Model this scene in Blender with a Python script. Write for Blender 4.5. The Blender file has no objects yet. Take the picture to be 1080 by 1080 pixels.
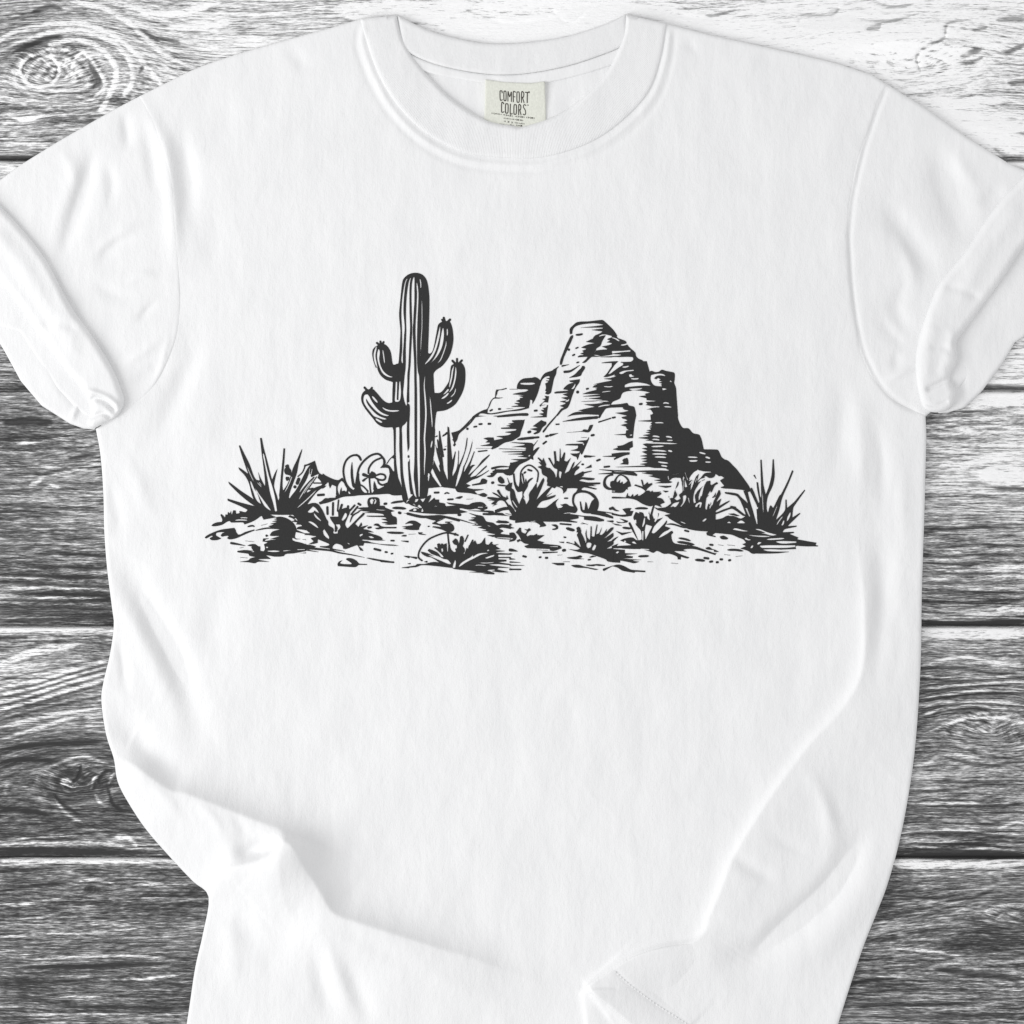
import bpy, math, numpy as np
# ---------------------------------------------------------------- camera, light, exposure
scene = bpy.context.scene
S = 0.00065                     # metres per photo pixel: the shirt is about 0.56 m wide
H = 2.0                         # camera height above the planks
cam = bpy.data.cameras.new('camera'); camo = bpy.data.objects.new('camera', cam)
scene.collection.objects.link(camo); scene.camera = camo
camo.location = (0, 0, H); camo.rotation_euler = (0, 0, 0)
cam.sensor_width = 36; cam.lens = 36*H/(1080*S); cam.clip_start = .05; cam.clip_end = 50
world = bpy.data.worlds.new('World'); scene.world = world; world.use_nodes = True
bg = world.node_tree.nodes['Background']
bg.inputs[0].default_value = (1, 1, 1.01, 1); bg.inputs[1].default_value = .735
def softbox(name, loc, size, power):
    d = bpy.data.lights.new(name, 'AREA'); d.shape = 'SQUARE'; d.size = size; d.energy = power
    o = bpy.data.objects.new(name, d); scene.collection.objects.link(o); o.location = loc
    o.rotation_euler = (-o.location).to_track_quat('-Z', 'Y').to_euler()
softbox('softbox', (-2.02, -.38, 1.45), 1.5, 36)
vs = scene.view_settings; vs.view_transform = 'Standard'; vs.look = 'None'; vs.gamma = 1; vs.use_curve_mapping = False; vs.exposure = 0.07

# ---------------------------------------------------------------- helpers
def link(o, parent=None):
    scene.collection.objects.link(o)
    if parent: o.parent = parent
    return o
def smoothstep(a, b, x):
    t = np.clip((x-a)/(b-a), 0, 1); return t*t*(3-2*t)
def vnoise(x, y, seed=0):
    # smooth value noise on a unit lattice
    xi = np.floor(x).astype(np.int64); yi = np.floor(y).astype(np.int64); fx = x-xi; fy = y-yi
    def h(i, j):
        n = (i*374761393+j*668265263+seed*982451653) & 0x7fffffff
        n = ((n ^ (n >> 13))*1274126177) & 0x7fffffff
        return ((n ^ (n >> 16)) & 0xffff)/65535.
    fx = fx*fx*fx*(fx*(fx*6-15)+10); fy = fy*fy*fy*(fy*(fy*6-15)+10)
    return (h(xi, yi)*(1-fx)+h(xi+1, yi)*fx)*(1-fy)+(h(xi, yi+1)*(1-fx)+h(xi+1, yi+1)*fx)*fy-.5
def pts(s): return np.array([float(v) for v in s.split()]).reshape(-1, 2)
PX0,PY0,PSTEP=205.0,278.0,0.5
PNX,PNY=int(670/PSTEP),int(340/PSTEP)
def spline(p,n=6):
    p=np.asarray(p,float)
    if len(p)<3: return p
    q=np.vstack([2*p[0]-p[1],p,2*p[-1]-p[-2]]);out=[]
    for i in range(1,len(q)-2):
        a,b,c,d=q[i-1],q[i],q[i+1],q[i+2]
        for k in range(n):
            t=k/n
            out.append(.5*(2*b+(c-a)*t+(2*a-5*b+4*c-d)*t*t+(3*b-a-3*c+d)*t**3))
    out.append(p[-1]);return np.array(out)
def smooth_poly(p):
    # rounds gentle bends, keeps sharp corners
    n=len(p)
    if n<5: return p
    e=np.roll(p,-1,0)-p;l=np.hypot(e[:,0],e[:,1])+1e-9;u=e/l[:,None]
    turn=(np.roll(u,1,0)*u).sum(1);soft=turn>.5
    m=(np.roll(p,-1,0)-np.roll(p,1,0));ml=np.hypot(m[:,0],m[:,1])+1e-9;m/=ml[:,None]
    out=[]
    for i in range(n):
        j=(i+1)%n;k=min(l[i],3*min(l[i-1],l[j])+.5)
        ta=m[i]*k if soft[i] else e[i];tb=m[j]*k if soft[j] else e[i]
        out.append(p[i])
        if l[i]<1.2 or not (soft[i] or soft[j]): continue
        for t in (.25,.5,.75):
            t2=t*t;t3=t2*t
            out.append((2*t3-3*t2+1)*p[i]+(t3-2*t2+t)*ta+(3*t2-2*t3)*p[j]+(t3-t2)*tb)
    return np.array(out)
def poly_field(p,X,Y):
    inside=np.zeros(X.shape,bool);d2=np.full(X.shape,1e9)
    n=len(p)
    for i in range(n):
        ax,ay=p[i];bx,by=p[(i+1)%n]
        ex,ey=bx-ax,by-ay;L=ex*ex+ey*ey
        if L<1e-9: continue
        t=np.clip(((X-ax)*ex+(Y-ay)*ey)/L,0,1)
        d2=np.minimum(d2,(X-ax-t*ex)**2+(Y-ay-t*ey)**2)
        if ay!=by:
            c=((ay>Y)!=(by>Y))&(X<(bx-ax)*(Y-ay)/(by-ay)+ax)
            inside^=c
    d=np.sqrt(d2);return np.where(inside,d,-d)
def stroke_field(p,w,mode,X,Y):
    p=spline(p)
    s=np.concatenate([[0],np.cumsum(np.hypot(*np.diff(p,axis=0).T))]);s/=max(s[-1],1e-9)
    if mode=='both': r=w/2*np.clip(np.minimum(s,1-s)/.24,0,1)**.5
    elif mode=='start': r=w/2*np.clip(s/.8,0,1)**.6
    elif mode=='end': r=w/2*np.clip((1-s)/.8,0,1)**.7
    else: r=np.full(len(s),w/2)
    r=np.maximum(r,.12)
    F=np.full(X.shape,-1e9)
    for i in range(len(p)-1):
        ax,ay=p[i];ex,ey=p[i+1]-p[i];L=max(ex*ex+ey*ey,1e-12)
        t=np.clip(((X-ax)*ex+(Y-ay)*ey)/L,0,1)
        F=np.maximum(F,r[i]+(r[i+1]-r[i])*t-np.sqrt((X-ax-t*ex)**2+(Y-ay-t*ey)**2))
    return F
STROKES={'b':('both',1),'k':('end',1),'c':('const',1),'w':('both',0),'v':('end',0),'u':('const',0)}
def ink(text,PX0=205.0,PY0=278.0,PSTEP=.5,W=670,HH=340):
    PNX,PNY=int(W/PSTEP),int(HH/PSTEP);k=10.0;near0=True
    layers={};ox=oy=0;cur=None
    for line in text.split('\n'):
        f=line.split()
        if not f: continue
        op=f[0]
        if op=='T': ox,oy=float(f[1]),float(f[2]);k=float(f[3]) if len(f)>3 else 10.0;continue
        if op=='L':
            cur=f[1]
            if cur not in layers: layers[cur]=np.full((PNY,PNX),-9.0,np.float32)
            continue
        v=[float(x) for x in f[1:]]
        if op in 'BW':
            v=np.array(v).reshape(-1,2);v=np.where(v==1080,1087,np.where(v==0,-7,v))
            p=smooth_poly(v/k+(ox,oy));pad=1.5;black=op=='B'
        elif op=='d':
            p=np.array([[v[1],v[2]]])/k+(ox,oy);pad=v[0]/k+1.5;black=1
        else:
            p=np.array(v[1:]).reshape(-1,2)/k+(ox,oy);pad=v[0]/k/2+2;black=STROKES[op][1]
        x0=max(int((p[:,0].min()-pad-PX0)/PSTEP),0);x1=min(int((p[:,0].max()+pad-PX0)/PSTEP)+2,PNX)
        y0=max(int((p[:,1].min()-pad-PY0)/PSTEP),0);y1=min(int((p[:,1].max()+pad-PY0)/PSTEP)+2,PNY)
        if x1<=x0 or y1<=y0: continue
        X,Y=np.meshgrid(PX0+PSTEP*np.arange(x0,x1),PY0+PSTEP*np.arange(y0,y1))
        if op in 'BW': F=poly_field(p,X,Y)
        elif op=='d': F=v[0]/k-np.hypot(X-p[0,0],Y-p[0,1])
        else:
                mode=STROKES[op][0]
                if mode=='both' and k==10 and W==670:   # strokes running on into the next tile keep their width there
                    if v[1]<=0: mode='end'
                    elif v[-2]>=1080: mode='start'
                F=stroke_field(p,v[0]/k,mode,X,Y)
        F=F.astype(np.float32)
        if black: A=layers[cur][y0:y1,x0:x1];np.maximum(A,F,out=A)
        else:
            for n in layers: A=layers[n][y0:y1,x0:x1];np.minimum(A,-F,out=A)
    return layers

def resample(p, n=6): return spline(p, n)
def line_dist(p, X, Y, want_t=False):
    # distance to an open polyline, and how far along it (0..1) the nearest point is
    s = np.concatenate([[0], np.cumsum(np.hypot(*np.diff(p, axis=0).T))]); tot = s[-1]
    d2 = np.full(X.shape, 1e12); T = np.zeros(X.shape)
    for i in range(len(p)-1):
        ax, ay = p[i]; ex, ey = p[i+1]-p[i]; L = max(ex*ex+ey*ey, 1e-9)
        t = np.clip(((X-ax)*ex+(Y-ay)*ey)/L, 0, 1); q = (X-ax-t*ex)**2+(Y-ay-t*ey)**2
        m = q < d2; d2 = np.where(m, q, d2); T = np.where(m, (s[i]+t*math.sqrt(L))/tot, T)
    return np.sqrt(d2), T
def inside(p, X, Y):
    r = np.zeros(X.shape, bool)
    for i in range(len(p)):
        ax, ay = p[i]; bx, by = p[(i+1) % len(p)]
        if ay != by: r ^= ((ay > Y) != (by > Y)) & (X < (bx-ax)*(Y-ay)/(by-ay)+ax)
    return r
def mesh_object(name, V, faces, mat, parent, attrs=None):
    # faces: list of (n,k) index arrays; V in photo pixels (x right, y down, z up)
    me = bpy.data.meshes.new(name)
    Z = V[:, 2]*S; k = 1-Z/H                      # a point above the planks stands nearer the lens
    P = np.stack([(V[:, 0]-540)*S*k, (540-V[:, 1])*S*k, Z], 1).astype(np.float32)
    loops = np.concatenate([f.ravel() for f in faces]).astype(np.int32)
    cnt = np.concatenate([np.full(len(f), f.shape[1]) for f in faces]).astype(np.int32)
    st = np.concatenate([[0], np.cumsum(cnt)[:-1]]).astype(np.int32)
    me.vertices.add(len(P)); me.vertices.foreach_set('co', P.ravel())
    me.loops.add(len(loops)); me.loops.foreach_set('vertex_index', loops)
    me.polygons.add(len(cnt)); me.polygons.foreach_set('loop_start', st); me.polygons.foreach_set('loop_total', cnt)
    me.polygons.foreach_set('use_smooth', np.ones(len(cnt), bool))
    for n, a in (attrs or {}).items():
        at = me.attributes.new(n, 'FLOAT', 'POINT'); at.data.foreach_set('value', a.astype(np.float32))
    me.update(calc_edges=True); me.validate()
    if mat: me.materials.append(mat)
    return link(bpy.data.objects.new(name, me), parent)
CASES = {1: (0, 4, 7), 2: (4, 1, 5), 3: (0, 1, 5, 7), 4: (5, 2, 6), 5: (0, 4, 5, 2, 6, 7), 6: (4, 1, 2, 6), 7: (0, 1, 2, 6, 7),
         8: (6, 3, 7), 9: (0, 4, 6, 3), 10: (4, 1, 5, 6, 3, 7), 11: (0, 1, 5, 6, 3), 12: (5, 2, 3, 7), 13: (0, 4, 5, 2, 3), 14: (4, 1, 2, 3, 7), 15: (0, 1, 2, 3)}
def contour(F, x0, y0, st):
    # flat mesh of the area where F > 0, cut exactly along F = 0; returns XY, faces, rim edges (ordered)
    ny, nx = F.shape; ins = F > 0
    node = np.full(F.shape, -1, np.int64); yy, xx = np.nonzero(ins); node[yy, xx] = np.arange(len(yy))
    P = [np.stack([x0+st*xx, y0+st*yy], 1).astype(float)]; n = len(yy)
    he = np.full((ny, nx-1), -1, np.int64); m = ins[:, :-1] != ins[:, 1:]; y, x = np.nonzero(m)
    t = F[y, x]/(F[y, x]-F[y, x+1]); he[y, x] = n+np.arange(len(y)); n += len(y); P.append(np.stack([x0+st*(x+t), y0+st*y], 1))
    ve = np.full((ny-1, nx), -1, np.int64); m = ins[:-1] != ins[1:]; y, x = np.nonzero(m)
    t = F[y, x]/(F[y, x]-F[y+1, x]); ve[y, x] = n+np.arange(len(y)); P.append(np.stack([x0+st*x, y0+st*(y+t)], 1))
    code = ins[:-1, :-1]*1+ins[:-1, 1:]*2+ins[1:, 1:]*4+ins[1:, :-1]*8
    faces = []; rim = []
    for c, loop in CASES.items():
        y, x = np.nonzero(code == c)
        if not len(y): continue
        g = {0: lambda: node[y, x], 1: lambda: node[y, x+1], 2: lambda: node[y+1, x+1], 3: lambda: node[y+1, x],
             4: lambda: he[y, x], 5: lambda: ve[y, x+1], 6: lambda: he[y+1, x], 7: lambda: ve[y, x]}
        f = np.stack([g[k]() for k in loop], 1)[:, ::-1]; faces.append(f)
        L = loop[::-1]
        for i in range(len(L)):
            if L[i] > 3 and L[(i+1) % len(L)] > 3: rim.append(f[:, [i, (i+1) % len(L)]])
    return np.concatenate(P), faces, np.concatenate(rim) if rim else np.zeros((0, 2), np.int64)
def outline_field(p, st, pad=4):
    x0, y0 = np.floor(p.min(0)-pad); x1, y1 = p.max(0)+pad
    X, Y = np.meshgrid(np.arange(x0, x1, st), np.arange(y0, y1, st))
    F = np.full(X.shape, -1e9)
    d, _ = line_dist(np.vstack([p, p[:1]]), X, Y)
    return np.where(inside(p, X, Y), d, -d), x0, y0
def sheet_data(p, zf, st, rim_r, z_edge, z_low):
    # cloth piece with outline p and top height zf(x, y, distance to edge); edges roll over and go down to z_low
    F, x0, y0 = outline_field(p, st); P, faces, rim = contour(F, x0, y0, st)
    d, _ = line_dist(np.vstack([p, p[:1]]), P[:, 0], P[:, 1])
    z = zf(P[:, 0], P[:, 1]); q = 1-np.clip(d/rim_r, 0, 1)
    e = z_edge(P[:, 0], P[:, 1]) if callable(z_edge) else z_edge
    z = e+(z-e)*np.sqrt(np.clip(1-q*q, 0, 1))
    V = np.column_stack([P, z]); n = len(V)
    ring = np.unique(rim); mp = np.full(n, -1, np.int64); mp[ring] = n+np.arange(len(ring))
    low = V[ring].copy(); low[:, 2] = np.minimum(z_low, low[:, 2]-.3); V = np.vstack([V, low])
    a, b = rim[:, 0], rim[:, 1]; faces.append(np.stack([b, a, mp[a], mp[b]], 1))
    return V, faces
def merge(parts):
    V = []; Fs = []; n = 0
    for v, f in parts: V.append(v); Fs += [a+n for a in f]; n += len(v)
    return np.vstack(V), Fs
def sheet(name, p, zf, mat, parent, st=1.5, rim_r=5, z_edge=1., z_low=.3):
    V, f = sheet_data(p, zf, st, rim_r, z_edge, z_low); return mesh_object(name, V, f, mat, parent)
class Nodes:
    def __init__(s, name):
        s.m = bpy.data.materials.new(name); s.m.use_nodes = True; s.t = s.m.node_tree; s.b = s.t.nodes['Principled BSDF']
    def n(s, kind, **kw):
        o = s.t.nodes.new(kind)
        for k, v in kw.items(): setattr(o, k, v)
        return o
    def put(s, sock, v):
        if isinstance(v, bpy.types.NodeSocket): s.t.links.new(v, sock)
        else: sock.default_value = v
    def math(s, op, a, b=0., c=None, clamp=False):
        o = s.n('ShaderNodeMath', operation=op, use_clamp=clamp); s.put(o.inputs[0], a); s.put(o.inputs[1], b)
        if c is not None: s.put(o.inputs[2], c)
        return o.outputs[0]
    def vec(s, x, y, z=0.):
        o = s.n('ShaderNodeCombineXYZ')
        for i, v in enumerate((x, y, z)): s.put(o.inputs[i], v)
        return o.outputs[0]
    def noise(s, v, scale=1., detail=2., rough=.5):
        o = s.n('ShaderNodeTexNoise'); s.put(o.inputs['Vector'], v)
        o.inputs['Scale'].default_value = scale; o.inputs['Detail'].default_value = detail; o.inputs['Roughness'].default_value = rough
        return o.outputs[0]
    def ramp(s, v, stops):
        o = s.n('ShaderNodeValToRGB'); s.put(o.inputs[0], v); r = o.color_ramp
        while len(r.elements) < len(stops): r.elements.new(.5)
        for e, (p, c) in zip(r.elements, stops): e.position = p; e.color = (c, c, c, 1) if not isinstance(c, tuple) else (*c, 1)
        return o.outputs[0]
    def bump(s, h, strength, dist, nrm=None):
        o = s.n('ShaderNodeBump'); s.put(o.inputs['Height'], h); o.inputs['Strength'].default_value = strength; o.inputs['Distance'].default_value = dist
        if nrm is not None: s.put(o.inputs['Normal'], nrm)
        return o.outputs[0]
    def attr(s, name):
        o = s.n('ShaderNodeAttribute', attribute_name=name); return o.outputs['Fac']
    def obj_px(s):
        # object position in photo pixels
        tc = s.n('ShaderNodeTexCoord'); m = s.n('ShaderNodeVectorMath', operation='SCALE'); s.put(m.inputs[0], tc.outputs['Object']); m.inputs['Scale'].default_value = 1/S
        sp = s.n('ShaderNodeSeparateXYZ'); s.put(sp.inputs[0], m.outputs[0]); return sp.outputs
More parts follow.
